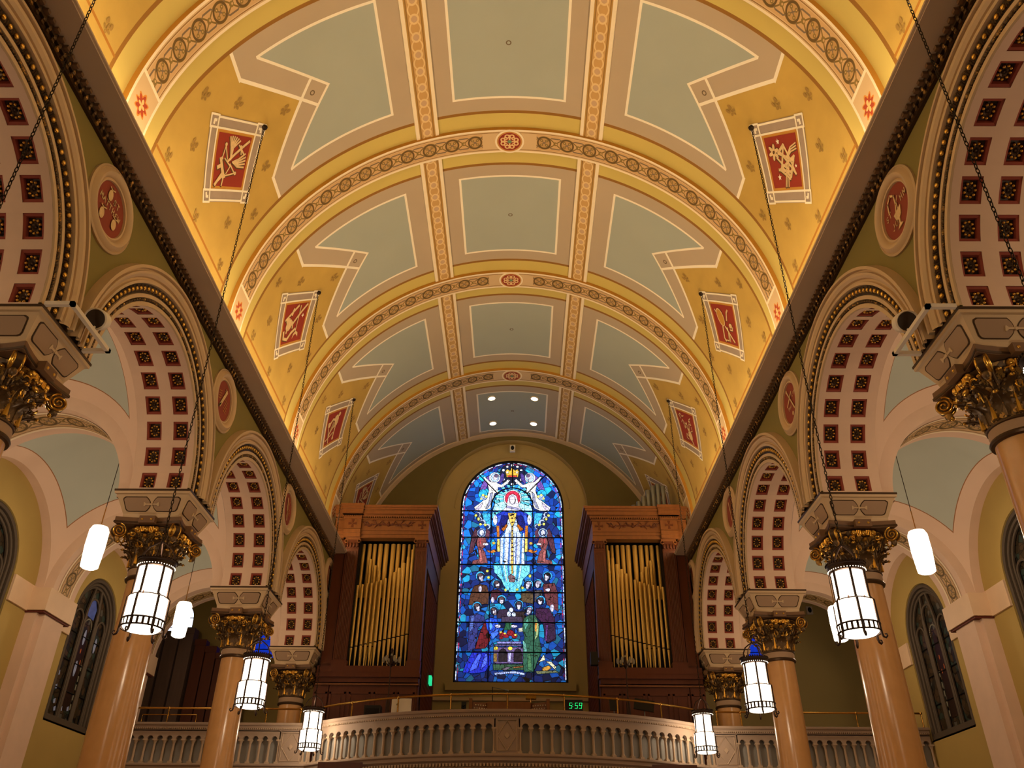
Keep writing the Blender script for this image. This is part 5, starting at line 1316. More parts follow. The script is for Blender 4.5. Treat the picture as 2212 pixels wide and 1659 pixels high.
# ------------------------------------------------------------------ aisle windows
def aisle_windows():
    w, zs, zb = 1.10, 7.33 - 4.95, 0.0
    def mk(bright):
        fr = MB(); gl = MB(); m = 'tracery'; hw = .07
        def arch(c, r, z0, zs, t, dep=.10, y=0):
            pts = [(c - r, y, z0), (c - r, y, zs)] + [(c + r * math.cos(PI - PI * i / 20), y, zs + r * math.sin(PI - PI * i / 20)) for i in range(1, 20)] + [(c + r, y, zs), (c + r, y, z0)]
            fr.tube(pts, t, m, 6)
        for rr, t, y in ((w - .04, .05, -.02), (w - .13, .04, .02), (w - .20, .035, .06)): arch(0, rr, 0, zs, t, y=y)
        fr.bx(-w, w, -.05, .1, 0, .12, m)
        for s in (-1, 1):
            fr.tube([(s * .32, .06, .1), (s * .32, .06, zs - .2), (s * .30, .06, zs + .25), (s * .20, .06, zs + .70), (s * .16, .06, zs + .88)], .042, m, 6)
            arch(s * .61, .22, .1, zs - .02, .03, y=.06)
        arch(0, .27, .1, zs + .35, .028, y=.06)
        for z in (.75, 1.4, 2.05): fr.tube([(-w + .1, .08, z), (w - .1, .08, z)], .013, 'lead', 5)
        n = 30
        gl.face([(-w, .10, 0), (w, .10, 0)] + [(w * math.cos(PI * i / n), .10, zs + w * math.sin(PI * i / n)) for i in range(n + 1)], 'dimglass')
        fg = MB(); C2 = lambda h: lin(h)
        for i in range(15):                                        # pearled arch and haloed standing figure
            a = PI * i / 14; fg.face([(.20 * math.cos(a) + .022 * math.cos(t * PI / 3), .088, zs - .12 + .24 * math.sin(a) + .022 * math.sin(t * PI / 3)) for t in range(6)], 'palepane')
        fg.face([(-.19, .09, .35), (.19, .09, .35), (.15, .09, 1.2), (.19, .09, 1.75), (.13, .09, 2.0), (-.13, .09, 2.0), (-.19, .09, 1.75), (-.15, .09, 1.2)], 'robepane')
        fg.face([(.105 * math.cos(t * PI / 8), .089, 2.11 + .13 * math.sin(t * PI / 8)) for t in range(16)], 'robepane')
        for x, z in ((-.02, 1.72), (.10, 1.48), (-.06, 1.40)): fg.face([(x + .028 * math.cos(t * PI / 4), .087, z + .06 * math.sin(t * PI / 4)) for t in range(8)], 'emberpane')
        for z in (.4, .62, .85, 1.05, 1.3): 
            for s in (-1, 1): fg.face([(s * .2, .088, z), (s * .255, .088, z), (s * .255, .088, z + .13), (s * .2, .088, z + .13)], 'palepane')
        if bright:
            fg.face([(-.20, .086, zs + .18), (.18, .086, zs + .14), (.22, .086, zs + .42), (.02, .086, zs + .66), (-.22, .086, zs + .46)], 'dusk')
            fg.face([(-1.0, .086, zs + .1), (-.88, .086, zs), (-.72, .086, zs + .6), (-.80, .086, zs + .55)], 'duskgreen')
            for x, z in ((-.02, 2.05), (.6, 2.0), (-.05, 1.3)): fg.face([(x + .06 * math.cos(t * PI / 5), .085, z + .19 * math.sin(t * PI / 5)) for t in range(10)], 'duskpale')
            for x, z in ((-.6, .4), (-.5, .25), (-.2, .3), (.1, .35), (-.75, 1.0), (-.7, .7)): fg.face([(x, .085, z), (x + .08, .085, z + .02), (x + .05, .085, z + .12), (x - .03, .085, z + .08)], 'duskpale')
        return fr.mesh('window_frame', 45), gl.mesh('leaded_glass', 0), fg.mesh('figure_panes', 0)
    M['palepane'] = plain('pale_pane', '8A8878', 0.4, mott=.2); M['robepane'] = plain('dark_robe_pane', '2A1A14', 0.4, mott=.1); M['emberpane'] = plain('ember_pane', 'A85A30', 0.4)
    def dim(nm, h, e): m = Mat(nm).base(h).mottle(0.5, 9); M[nm] = m.done(.3, emit=e)
    dim('dusk', '46548C', .22); dim('duskgreen', '2E7A6E', .2); dim('duskpale', '8890A8', .12)
    sets = {False: mk(False), True: mk(True)}; k = 2
    for sg, sd in SIDES:
        for i, b in enumerate(BAY[:4]):
            o = bpy.data.objects.new('window_%d' % k, None); C.objects.link(o); o.location = (sg * 10.42, b, 4.95); k += 1
            o.rotation_euler.z = -PI / 2 if sg > 0 else PI / 2
            tag(o, ('dark leaded aisle window in the nearest %s bay' % sd, 'dark leaded aisle window in the second %s bay' % sd, 'dark arched window at the far %s edge of the picture' % sd,
                ('dark three light leaded window left of the big lantern, with a blue glimmer' if sg < 0 else 'dark three light leaded window on the right with a robed figure'))[i], 'window', None, 'structure')
            for nm, me in zip(('window_frame', 'leaded_glass', 'figure_panes'), sets[sg < 0]):
                q = bpy.data.objects.new(nm, me); C.objects.link(q); q.parent = o
    # bright chamber windows
    M['duskblue'] = Mat('dusk_blue_glass').base('1238C8').mottle(.7, 5).done(.3, emit=.7); M['skyglass'] = plain('bright_sky_pane', 'D8E8FF', .4); M['skyglass'] = Mat('clear_sky_pane').base('DCE8FF').done(.3, emit=2.0)
    for x, w2, zs2, z0, gm, lab in ((-7.9, .62, 8.9, 8.2, 'duskblue', 'narrow blue window glimpsed beside the farthest left column'), (7.9, .62, 8.9, 8.2, 'duskblue', 'narrow blue window glimpsed beside the farthest right column'), (-11.2, .55, 9.5, 8.9, 'skyglass', 'bright white window pane behind the left aisle pendant')):
        mb = MB(); n = 20
        mb.face([(-w2, 0, 0), (w2, 0, 0)] + [(w2 * math.cos(PI * i / n), 0, zs2 - z0 + w2 * math.sin(PI * i / n)) for i in range(n + 1)], gm)
        fr = MB()
        fr.tube([(-w2, -.02, 0), (-w2, -.02, zs2 - z0)] + [(w2 * math.cos(PI - PI * i / n), -.02, zs2 - z0 + w2 * math.sin(PI - PI * i / n)) for i in range(1, n)] + [(w2, -.02, zs2 - z0), (w2, -.02, 0), (-w2, -.02, 0)], .035, 'tracery', 6)
        for z in (.3, .62, 1.2, 1.8, 2.4, 3.0):
            if z < zs2 - z0 + .2: fr.tube([(-w2, -.02, z), (w2, -.02, z)], .014, 'lead', 5)
        o = bpy.data.objects.new('window_%d' % k, None); C.objects.link(o); o.location = (x, 27.6, z0); k += 1
        tag(o, lab, 'window', None, 'structure'); mb.build('leaded_glass', o, smooth=0); fr.build('window_frame', o)
aisle_windows()
# ------------------------------------------------------------------ organ cases
def organ(sg, sd):
    X = lambda a: sg * a
    zf = 4.2; root = thing('organ_case', (sg * 3.7, 23.0, zf), 'oak organ case with gilt pipes on the %s of the tall window' % sd, 'pipe organ', 'twin organ cases')
    ox, oy = sg * 3.7, 23.0
    def Bd(mb, nm, m=35, par=None): 
        mb.v = [(x - ox, y - oy, z - zf) for x, y, z in mb.v]; return mb.build(nm, par or root, smooth=m)
    b = MB(); bx = lambda a0, a1, y0, y1, z0, z1, m='wood2': b.bx(X(a0), X(a1), y0, y1, z0, z1, m)
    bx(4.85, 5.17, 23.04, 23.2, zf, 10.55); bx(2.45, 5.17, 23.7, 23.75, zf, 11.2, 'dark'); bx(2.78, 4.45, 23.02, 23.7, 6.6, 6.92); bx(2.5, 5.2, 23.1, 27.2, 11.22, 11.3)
    bx(5.11, 5.17, 23.2, 27.4, zf, 11.2); bx(2.45, 2.52, 23.05, 23.35, zf, 10.6); bx(2.45, 2.52, 27.0, 27.2, zf, 10.6); bx(2.45, 2.52, 23.2, 27.2, 9.85, 11.0); bx(2.45, 2.52, 23.2, 27.2, zf, 5.6)
    bx(2.78, 4.45, 23.29, 23.31, 6.9, 8.9, 'dark'); bx(2.53, 2.56, 23.2, 27.2, 5.6, 9.9, 'dark'); bx(2.78, 2.80, 23.05, 23.7, 6.9, 10.6, 'dark'); bx(4.43, 4.45, 23.05, 23.7, 6.9, 10.6, 'dark')  # near-black sheets stand in for the darkness behind front pipes and lattice
    Bd(b, 'case_body', 20)
    b = MB(); bx(2.42, 5.2, 22.93, 23.1, 6.72, 6.92, 'wood2'); bx(2.40, 5.2, 22.88, 23.1, 6.62, 6.72, 'wood2'); bx(2.45, 5.2, 22.96, 23.1, 6.50, 6.62, 'wood2'); bx(2.42, 5.2, 22.92, 23.1, 6.42, 6.46, 'wood')
    Bd(b, 'ledge', 20)
    for a0, a1 in ((2.52, 2.98), (3.05, 3.62), (3.70, 4.28), (4.36, 4.8), (4.86, 5.2)):
        b = MB(); bx(a0 - .04, a1 + .04, 23.0, 23.08, zf, 6.44, 'wood2'); 
        z0, z1 = zf + .3, 6.25
        for p, q, r, s in ((a0, a0 + .05, z0, z1), (a1 - .05, a1, z0, z1), (a0, a1, z0, z0 + .05), (a0, a1, z1 - .05, z1)): bx(p, q, 22.975, 23.0, r, s, 'wood2')
        bx(a0 + .12, a1 - .12, 22.985, 23.0, z0 + .12, z1 - .12, 'wood2'); Bd(b, 'base_panel', 20)
    for a0, a1 in ((2.44, 2.78), (4.45, 4.82)):
        b = MB(); bx(a0, a1, 22.96, 23.12, 6.92, 10.30, 'wood2'); bx(a0 - .03, a1 + .03, 22.93, 23.12, 6.92, 7.06, 'wood2')
        for k in range(7):
            a = a0 + .04 + (a1 - a0 - .08) * (k + .5) / 7; b.tube([(X(a), 22.958, 7.1), (X(a), 22.958, 10.18)], .016, 'wood2', 6)
        p = Bd(b, 'pilaster', 30)
        b = MB(); bx(a0 - .03, a1 + .03, 22.92, 23.12, 10.52, 10.58, 'wood'); bx(a0 + .02, a1 - .02, 22.95, 23.1, 10.24, 10.52, 'wood2')
        for k in range(4):
            a = a0 + (a1 - a0) * (k + .5) / 4; b.ball((X(a), 22.93, 10.36), .05, 'wood2', 8, 6, (.7, .7, 1.6))
        for a in (a0, a1): b.tube([(X(a) + .05 * math.cos(t), 22.92, 10.48 + .05 * math.sin(t)) for t in (k * .7 for k in range(9))], .014, 'wood', 5)
        Bd(b, 'pilaster_capital', 50, p) if False else Bd(b, 'pilaster_capital', 50)
    # entablature with projecting end blocks
    b = MB()
    def course(y, z0, z1, m='wood', a0=2.42, a1=5.2, side=0): bx(a0 - side, a1, y, 23.2, z0, z1, m); bx(a0 - side, a0 + .1, 23.201, 27.2, z0, z1, m)
    course(22.92, 10.58, 10.68); course(22.89, 10.68, 10.78); course(22.86, 10.78, 10.82)
    course(22.90, 10.82, 11.12); course(22.84, 11.12, 11.16, side=.04); course(22.80, 11.20, 11.25, side=.08); course(22.70, 11.25, 11.36, side=.16); course(22.64, 11.36, 11.42, side=.22); course(22.60, 11.42, 11.49, side=.26)
    for a0, a1 in ((4.42, 4.92),):
        for y, z0, z1, e in ((22.80, 10.58, 10.68, 0), (22.77, 10.68, 10.80, 0), (22.79, 10.82, 11.12, 0), (22.70, 11.12, 11.17, .02), (22.60, 11.25, 11.36, .06), (22.54, 11.36, 11.42, .08), (22.50, 11.42, 11.50, .10)): bx(a0 - e, a1 + e, y, 23.1, z0, z1, 'wood')
    for k in range(44):
        a = 2.36 + .064 * k; y = 22.70 if 4.40 < a < 4.94 else 22.80
        bx(a, a + .036, y - .0, y + .08, 11.165, 11.205, 'wood')
    Bd(b, 'entablature', 20)
    b = MB()
    fr = lambda u, v, h: (X(u), 22.895 - h, 10.97 + v)
    for s in (-1, 1):                                              # carved leaf spray
        for k in range(9):
            u0 = 3.62 + s * (.06 + .075 * k); q = .09 * math.sin(k * 1.9)
            b.tube([fr(u0, q * .3, .0), fr(u0 + s * .06, q + .03, .03), fr(u0 + s * .13, q * 1.1 + .05 * (-1) ** k, .015)], [.016, .022, .006], 'wood2', 6)
        b.tube([fr(3.62, -.02, .01), fr(3.62 + s * .3, .02, .02), fr(3.62 + s * .72, -.02, .01)], .014, 'wood2', 6)
    b.ball(fr(3.62, .0, .015), .055, 'wood2', 8, 6); b.ball(fr(3.62, .08, .01), .03, 'wood2', 8, 6)
    Bd(b, 'carved_frieze', 50)
    for u0, yy in ((4.67, 22.785), (2.62, 22.895)):
        b = MB(); f2 = lambda u, v, h: (X(u0 + u), yy - h, 10.97 + v)
        for k in range(4):
            a = PI / 2 * k; b.prism([(.02 * math.cos(a) - w * math.sin(a) + L * math.cos(a), .02 * math.sin(a) + w * math.cos(a) + L * math.sin(a)) for L, w in ((0, .012), (.10, .04), (.10, -.04), (0, -.012))], f2, .018, 'wood2')
        Bd(b, 'carved_cross', 20)
    # inner side lattice
    b = MB(); n = 24
    for k in range(-12, n + 1):
        for s in (1, -1):
            y0 = 23.35 + (27.1 - 23.35) * k / n; z0, z1 = 5.6, 9.85; y1 = y0 + s * 1.9
            if s < 0: y0 += 1.9; y1 += 1.9
            a, c = (y0, z0), (y1, z1); cl = []
            t0 = max(0, min(1, (23.35 - a[0]) / (c[0] - a[0]))); t1 = max(0, min(1, (27.1 - a[0]) / (c[0] - a[0]))); t0, t1 = min(t0, t1), max(t0, t1)
            if t1 - t0 > .02: b.tube([(X(2.49), a[0] + (c[0] - a[0]) * t0, a[1] + (c[1] - a[1]) * t0), (X(2.49), a[0] + (c[0] - a[0]) * t1, a[1] + (c[1] - a[1]) * t1)], .018, 'wood2', 4, caps=False)
    Bd(b, 'lattice', 20)
    # pipes
    def pipe(a, y, r, zb, zm, zt, mouth=True):
        b = MB(); b.lathe([(.012, zb), (r, zm - .03), (r, zm)], 'pipe', 14, (X(a), y, 0)); b.lathe([(r * .86, zm), (r * .86, zm + .03)], 'dark', 14, (X(a), y, 0)); b.lathe([(r, zm + .03), (r, zt), (r * .86, zt), (r * .86, zt - .05)], 'pipe', 14, (X(a), y, 0), caps=False)
        Bd(b, 'organ_pipe', 40)
    hts = [9.22, 9.25, 9.27, 9.29, 9.33, 9.37, 9.43, 9.51, 9.61, 9.74, 9.89, 10.08, 10.30]
    for i, h in enumerate(hts):
        t = i / 12; pipe(4.39 - 1.52 * t - .02 * math.sin(3 * t), 23.17, .038 + .015 * t, 6.92, 7.45 + .36 * t, h)
    rear = [(4.38, 10.62, .05), (4.20, 10.64, .06), (4.05, 10.66, .055), (3.88, 10.66, .068), (3.70, 10.66, .07), (3.50, 10.66, .068), (3.34, 10.66, .062), (3.18, 10.66, .055), (3.02, 10.66, .045), (2.88, 10.66, .04)]
    for a, h, r in rear: pipe(a, 23.42, r, 6.92, 7.8, min(h, 10.56))
    for a, h in ((4.12, 10.05), (3.97, 9.86), (3.83, 9.70)): pipe(a, 23.30, .045, 6.92, 7.5, h)
    if sg > 0:
        for i, (a, h, r) in enumerate(((3.40, 11.85, .06), (3.55, 11.93, .06), (3.70, 12.02, .065), (3.86, 12.12, .065), (4.02, 12.24, .07), (4.18, 12.42, .07), (4.34, 12.63, .075), (4.50, 12.78, .075), (4.66, 12.84, .075), (4.82, 12.78, .07), (4.96, 12.1, .06))):
            b = MB(); b.lathe([(r, 11.3), (r, h - .25), (r * 1.1, h - .24), (r * 1.1, h)], 'zinc', 16, (X(a), 24.0, 0)); o = Bd(b, 'organ_pipe', 40); o['label'] = 'grey pipe rising above the case top'
for sg, sd in SIDES: organ(sg, sd)
def top_box():
    mb = MB(); mb.bx(-.36, .36, -.2, .2, 0, .52, 'wood2'); mb.bx(-.38, .38, -.22, .22, .48, .53, 'wood2'); mb.cyl((.36, -.1, .2), (.48, -.1, .2), .02, 'black', 6)
    tag(mb.build('wooden_box', loc=(-4.68, 24.0, 11.30 + .0), smooth=20), 'brown wooden box on top of the left organ case', 'box')
    mb = MB(); mb.bx(-.2, .2, -.13, .13, 0, .05, 'black'); mb.tube([(.0, 0, .05), (.0, 0, .12)], .03, 'black', 6)
top_box()
# ------------------------------------------------------------------ gallery parapet, handrails
YS, XS = 21.6, 4.85
RC = (XS ** 2 + 1.95 ** 2) / (2 * 1.95); YC = YS - 1.95 + RC          # bowed front: centre of the curve
AM = math.asin(XS / RC)
def cpt(t, off=0.0):
    """t = metres along the bow from the middle; off > 0 goes outward (towards the nave)"""
    a = t / RC; return ((RC + off) * math.sin(a), YC - (RC + off) * math.cos(a), a)
def parapet(name, label, pos, t0, t1, panels, pitch, group):
    root = thing(name, (0, 0, 0), label, 'balustrade', group)
    x0, y0, _ = pos((t0 + t1) / 2); root.location = (x0, y0, 3.96)
    o0 = Vector((x0, y0, 3.96))
    def Bd(mb, nm, m=30): mb.v = [tuple(Vector(p) - o0) for p in mb.v]; return mb.build(nm, root, smooth=m)
    def sweep(mb, prof, m, n=40):
        for (a, z), (a2, z2) in zip(prof[:-1], prof[1:]):
            def f(i, j):
                t = t0 + (t1 - t0) * i; x, y, _ = pos(t, a + (a2 - a) * j); return (x, y, z + (z2 - z) * j)
            mb.grid(f, n, 1, m)
    mb = MB(); sweep(mb, [(-.16, 4.30), (.07, 4.30), (.10, 4.28), (.10, 4.25), (.06, 4.22), (.06, 4.16), (.03, 4.14), (.0, 4.12), (.0, 4.02), (.04, 4.01), (.04, 3.97), (-.1, 3.96), (-.16, 3.96)], 'stone')
    L = t1 - t0; n = int(L / .075)
    for k in range(n):
        x, y, a = pos(t0 + L * (k + .5) / n, .03); mb.box((x, y, 4.075), (.04, .06, .06), 'stone2', Matrix.Rotation(a, 3, 'Z'))
    Bd(mb, 'base_moulding')
    mb = MB(); sweep(mb, [(.0, 5.03), (.0, 5.07), (.05, 5.09), (.05, 5.14), (.09, 5.16), (.10, 5.20), (.10, 5.215), (-.16, 5.215), (-.16, 5.05)], 'stone')
    n = int(L / .05)
    for k in range(n):
        x, y, a = pos(t0 + L * (k + .5) / n, .04); mb.box((x, y, 5.085), (.025, .035, .03), 'stone2', Matrix.Rotation(a, 3, 'Z'))
    Bd(mb, 'coping')
    mb = MB(); sweep(mb, [(-.14, 4.30), (-.14, 5.06)], 'greyback'); Bd(mb, 'backing_panel')
    # stretches between panels
    cuts = [t0]; 
    for c, w in panels: cuts += [c - w / 2, c + w / 2]
    cuts.append(t1); runs = [(cuts[i], cuts[i + 1]) for i in range(0, len(cuts), 2)]
    bal = MB(); bal.lathe([(.045, 0), (.045, .05), (.036, .07), (.03, .09), (.027, .40), (.03, .42), (.026, .44), (.05, .50), (.055, .51), (.055, .545)], 'stone2', 12); bal.box((0, 0, .025), (.10, .10, .05), 'stone2'); bal.box((0, 0, .53), (.115, .115, .035), 'stone2'); bme = bal.mesh('baluster', 40)
    arc = MB(); P = lambda t, z, o: (*pos(t, o)[:2], z)
    for r0, r1 in runs:
        k = max(1, round((r1 - r0) / pitch)); w = (r1 - r0) / k
        for i in range(k + 1):
            t = r0 + w * i
            if (i == 0 or i == k) and (abs(t - t0) < 1e-6 or abs(t - t1) < 1e-6) and k > 6 and False: continue
            x, y, a = pos(t, -.045); o = bpy.data.objects.new('baluster', bme); C.objects.link(o); o.parent = root; o.location = Vector((x, y, 4.30)) - o0; o.rotation_euler.z = a
        for i in range(k):
            c = r0 + w * (i + .5); rr = w / 2 - .042; zs = 4.85; nn = 10; top = 5.05
            for o_, flip in ((.0, 0), (-.09, 1)):
                for s in (-1, 1): arc.face([P(c + s * w / 2, zs, o_), P(c + s * rr, zs, o_), P(c + s * rr, top, o_), P(c + s * w / 2, top, o_)], 'stone')
                for j in range(nn):
                    a0, a1 = PI * j / nn, PI * (j + 1) / nn
                    arc.face([P(c + rr * math.cos(a0), zs + rr * math.sin(a0), o_), P(c + rr * math.cos(a1), zs + rr * math.sin(a1), o_), P(c + rr * math.cos(a1), top, o_), P(c + rr * math.cos(a0), top, o_)], 'stone')
            for j in range(nn):
                a0, a1 = PI * j / nn, PI * (j + 1) / nn
                arc.face([P(c + rr * math.cos(a0), zs + rr * math.sin(a0), 0), P(c + rr * math.cos(a1), zs + rr * math.sin(a1), 0), P(c + rr * math.cos(a1), zs + rr * math.sin(a1), -.09), P(c + rr * math.cos(a0), zs + rr * math.sin(a0), -.09)], 'stone')
            for s in (-1, 1): arc.face([P(c + s * w / 2, zs, 0), P(c + s * rr, zs, 0), P(c + s * rr, zs, -.09), P(c + s * w / 2, zs, -.09)], 'stone')
    Bd(arc, 'arcade_band')
    for c, w in panels:
        mb = MB(); w -= .06; fr = lambda u, v, h: P(c + u, 4.675 + v, .0 + h)
        mb.prism([(-w / 2, -.37), (w / 2, -.37), (w / 2, .37), (-w / 2, .37)], lambda u, v, h: P(c + u, 4.675 + v, -.13 + h), .13, 'stone')
        hw, hh = w / 2 - .05, .31
        for pts in ([(-hw, -hh), (hw, -hh), (hw, hh), (-hw, hh), (-hw, -hh)], [(0, -hh), (hw, 0), (0, hh), (-hw, 0), (0, -hh)]):
            mb.tube([fr(u, v, .005) for u, v in pts], .014, 'stone2', 6)
        mb.prism([(0, -.07), (.06, 0), (0, .07), (-.06, 0)], fr, .02, 'stone2')
        Bd(mb, 'diamond_panel')
    return root
parapet('gallery_balustrade', 'bowed stone balustrade of the organ gallery across the nave', cpt, -AM * RC, AM * RC, [(0, .58)], .236, 'gallery balustrades')
for sg, sd in SIDES:
    pos = (lambda t, off=0.0, sg=sg: (t, YS - off, 0.0))
    t0, t1 = (-10.27, -XS - .02) if sg < 0 else (XS + .02, 10.27)
    parapet('gallery_balustrade', 'straight stone balustrade across the %s aisle, passing behind the columns' % sd, pos, t0, t1, [(sg * 5.28, .62)], .232, 'gallery balustrades')
def gallery_under():
    mb = MB()
    def f(i, j):
        t = AM * RC * (2 * i - 1); x, y, _ = cpt(t, -.12 - .9 * j); return (x, y, 3.98 - .25 * j)
    mb.grid(f, 40, 2, 'wood2'); mb.bx(-10.35, 10.35, 21.9, 22.1, 0, 4.05, 'wood2')
    for k in range(-11, 12):
        x, y, a = cpt(k * .46, -.18); mb.box((x, y, 3.87), (.07, .22, .2), 'stone', Matrix.Rotation(a, 3, 'Z')); mb.box((x, y - .0, 3.95), (.10, .28, .04), 'stone', Matrix.Rotation(a, 3, 'Z'))
    struct(mb, 'trim_40', label='bracketed timber underside of the organ gallery', cat='gallery')
gallery_under()
def handrails():
    zt = 5.215; zr = 5.56
    def rail(label, pts, posts, low=None):
        o0 = Vector(posts[len(posts) // 2]) + Vector((0, 0, zt)) if False else Vector((posts[0][0], posts[0][1], zt))
        root = thing('brass_handrail', o0, label, 'handrail', 'brass gallery rails')
        mb = MB(); mb.tube([Vector(p) - o0 for p in pts], .024, 'brass', 10); mb.build('rail', root)
        for x, y in posts:
            mb = MB(); p = Vector((x, y, zt)) - o0; mb.tube([p, p + Vector((0, 0, zr - zt))], .019, 'brass', 8); mb.lathe([(.04, 0), (.04, .012), (.022, .03)], 'brass', 10, p); mb.ball(p + Vector((0, 0, zr - zt)), .036, 'brass', 10, 7); mb.build('post', root)
        if low:
            mb = MB(); (xa, xb, y) = low; h = .20
            mb.tube([(xa - o0.x, y - o0.y, 0), (xa - o0.x, y - o0.y, h), (xb - o0.x, y - o0.y, h), (xb - o0.x, y - o0.y, 0)], .014, 'brass', 8); mb.build('low_rail', root)
    n = 40; tm = AM * RC - .1
    rail('curved brass handrail on the bowed gallery front', [(*cpt(-tm + 2 * tm * i / n, -.03)[:2], zr) for i in range(n + 1)], [cpt(t, -.03)[:2] for t in (-tm, -3.95, -2.62, -1.31, 0, 1.31, 2.62, 3.85, tm)])
    for sg, sd in SIDES:
        xs = (-5.15, -6.0, -6.95, -8.45, -10.2) if sg < 0 else (5.15, 5.75, 7.1, 8.6, 10.2)
        rail('straight brass handrail above the %s aisle balustrade' % sd, [(xs[0], YS + .03, zr), (xs[-1], YS + .03, zr)], [(x, YS + .03) for x in xs], (-9.1, -7.75, YS + .08) if sg < 0 else None)
handrails()
# ------------------------------------------------------------------ things in the gallery
def loft():
    zf = 4.2
    # organ console
    r = thing('organ_console', (0.03, 21.35, zf), 'low wooden organ console with angled stop jambs behind the middle of the handrail', 'organ console')
    mb = MB(); mb.bx(-.98, .98, -.25, .45, 0, .95, 'wood2'); mb.bx(-.55, .52, -.05, .1, .95, 1.50, 'wood'); mb.bx(-.98, -.90, -.35, .45, .9, 1.52, 'wood'); mb.bx(.90, .98, -.35, .45, .9, 1.52, 'wood'); mb.bx(-.55, .52, -.2, .0, 1.18, 1.22, 'wood2'); mb.build('console_body', r, smooth=20)
    for s in (-1, 1):
        mb = MB(); R = Matrix.Rotation(-s * .35, 3, 'Z'); c = Vector((s * .72, .0, 1.24)); mb.box(c, (.40, .06, .50), 'wood', R)
        for i in range(6):
            for j in range(6): mb.ball(c + R @ Vector((-.16 + .064 * i + (.03 if j % 2 else 0), -.045, -.18 + .072 * j)), .016, 'white', 6, 5)
        mb.build('stop_jamb', r)
    mb = MB(); mb.bx(.40, .66, -.08, .1, 1.58, 1.70, 'brass'); mb.cyl((.53, 0, 1.5), (.53, 0, 1.6), .015, 'brass', 6); mb.build('music_lamp', r)
    mb = MB(); mb.bx(-.5, .48, -.36, -.1, .98, 1.05, 'white'); mb.build('keyboard', r)
    # digital clock on a shelf
    r = thing('digital_clock', (1.52, 19.90, 5.218), 'black digital clock with green numerals on the gallery parapet right of centre', 'clock')
    mb = MB(); mb.bx(-.20, .20, -.05, .05, .0, .26, 'black'); mb.build('case', r, smooth=20)
    mb = MB(); SEG = {'5': 'afgcd', '9': 'abcdfg'}
    for ch, u in (('5', -.14), ('5', -.01), ('9', .085)):
        w, h, sk = .055, .115, .12
        S = {'a': ((0, h), (w, h)), 'f': ((0, h / 2), (0, h)), 'g': ((0, h / 2), (w, h / 2)), 'c': ((w, 0), (w, h / 2)), 'd': ((0, 0), (w, 0)), 'b': ((w, h / 2), (w, h))}
        for q in SEG[ch]: mb.stroke([(u + .03 + x + sk * y, y - .055) for x, y in S[q]], .010, lambda a, b, hh: (a, -.052 - hh, .13 + b), .001, 'green')
    for y in (-.02, .03): disc(mb, -.028, y, .007, .007, lambda a, b, hh: (a, -.052 - hh, .13 + b), .001, 'green', 8)
    mb.build('numerals', r, smooth=0)
    # all in one computer seen from behind
    r = thing('desktop_computer', (-2.60, 21.15, 5.26), 'silver all in one computer seen from behind, left of the organ console', 'computer')
    mb = MB(); mb.bx(-.24, .24, -.02, .02, .10, .47, 'silver') if False else mb.bx(-.24, .24, -.02, .02, .10, .47, 'white'); mb.build('back_shell', r, smooth=20)
    mb = MB(); mb.prism([(-.07, .0), (.07, 0), (.03, .15), (-.03, .15)], lambda a, b, h: (a, -.03 - h, b), .01, 'black'); mb.bx(-.11, .11, -.12, .06, 0, .012, 'white'); mb.build('stand', r, smooth=20)
    mb = MB(); f = lambda a, b, h: (-.09 + a, -.022 - h, .33 + b); mb.prism([(.028 * math.cos(t * PI / 8) * (1 - .18 * (abs(math.sin(t * PI / 8)) > .9)), .03 * math.sin(t * PI / 8)) for t in range(16)], f, .002, 'black'); mb.prism([(.002, .036), (.012, .05), (.016, .056), (.008, .05)], f, .002, 'black'); disc(mb, .034, .006, .011, .013, f, .004, 'white', 10); mb.build('fruit_emblem', r, smooth=0)
    r = thing('writing_desk', (-2.6, 21.2, zf), 'dark desk under the silver computer', 'desk'); mb = MB(); mb.bx(-.5, .5, -.25, .25, 1.02, 1.06, 'black'); mb.build('desk_top', r, smooth=20)
    for sx in (-1, 1):
        for sy in (-1, 1): mb = MB(); mb.bx(sx * .46 - .02, sx * .46 + .02, sy * .21 - .02, sy * .21 + .02, 0, 1.02, 'black'); mb.build('leg', r, smooth=20)
    # standing candelabra
    for sg, sd in SIDES:
        r = thing('standing_candelabrum', (sg * 2.86, 20.62, zf), 'tall dark candelabrum with clustered glass lamps before the %s organ pipes' % sd, 'candelabrum', 'gallery candelabra')
        mb = MB(); mb.lathe([(.16, 0), (.16, .04), (.05, .1), (.06, .3), (.045, .9), (.05, 1.3), (.03, 1.45), (.014, 1.5), (.014, 2.35)], 'dkbronze', 14); mb.build('pole', r)
        mb = MB(); mb.lathe([(.02, 2.15), (.06, 2.22), (.03, 2.30), (.02, 2.5), (.035, 2.56), (.0, 2.62)], 'dkbronze', 12)
        for k in range(6):
            a = k * PI / 3; ca, sa = math.cos(a), math.sin(a); mb.tube([(.03 * ca, .03 * sa, 2.25), (.10 * ca, .10 * sa, 2.22), (.17 * ca, .17 * sa, 2.30), (.19 * ca, .19 * sa, 2.40)], .012, 'dkbronze', 6)
        mb.build('crown', r)
        for k in range(6):
            a = k * PI / 3; mb = MB(); mb.lathe([(.02, 2.26), (.034, 2.30), (.034, 2.36), (.02, 2.40)], 'candleglass', 10, (.19 * math.cos(a), .19 * math.sin(a), 0)); mb.build('lamp', r)
        mb = MB(); mb.lathe([(.015, 2.40), (.03, 2.44), (.015, 2.50)], 'candleglass', 8); mb.build('lamp', r)
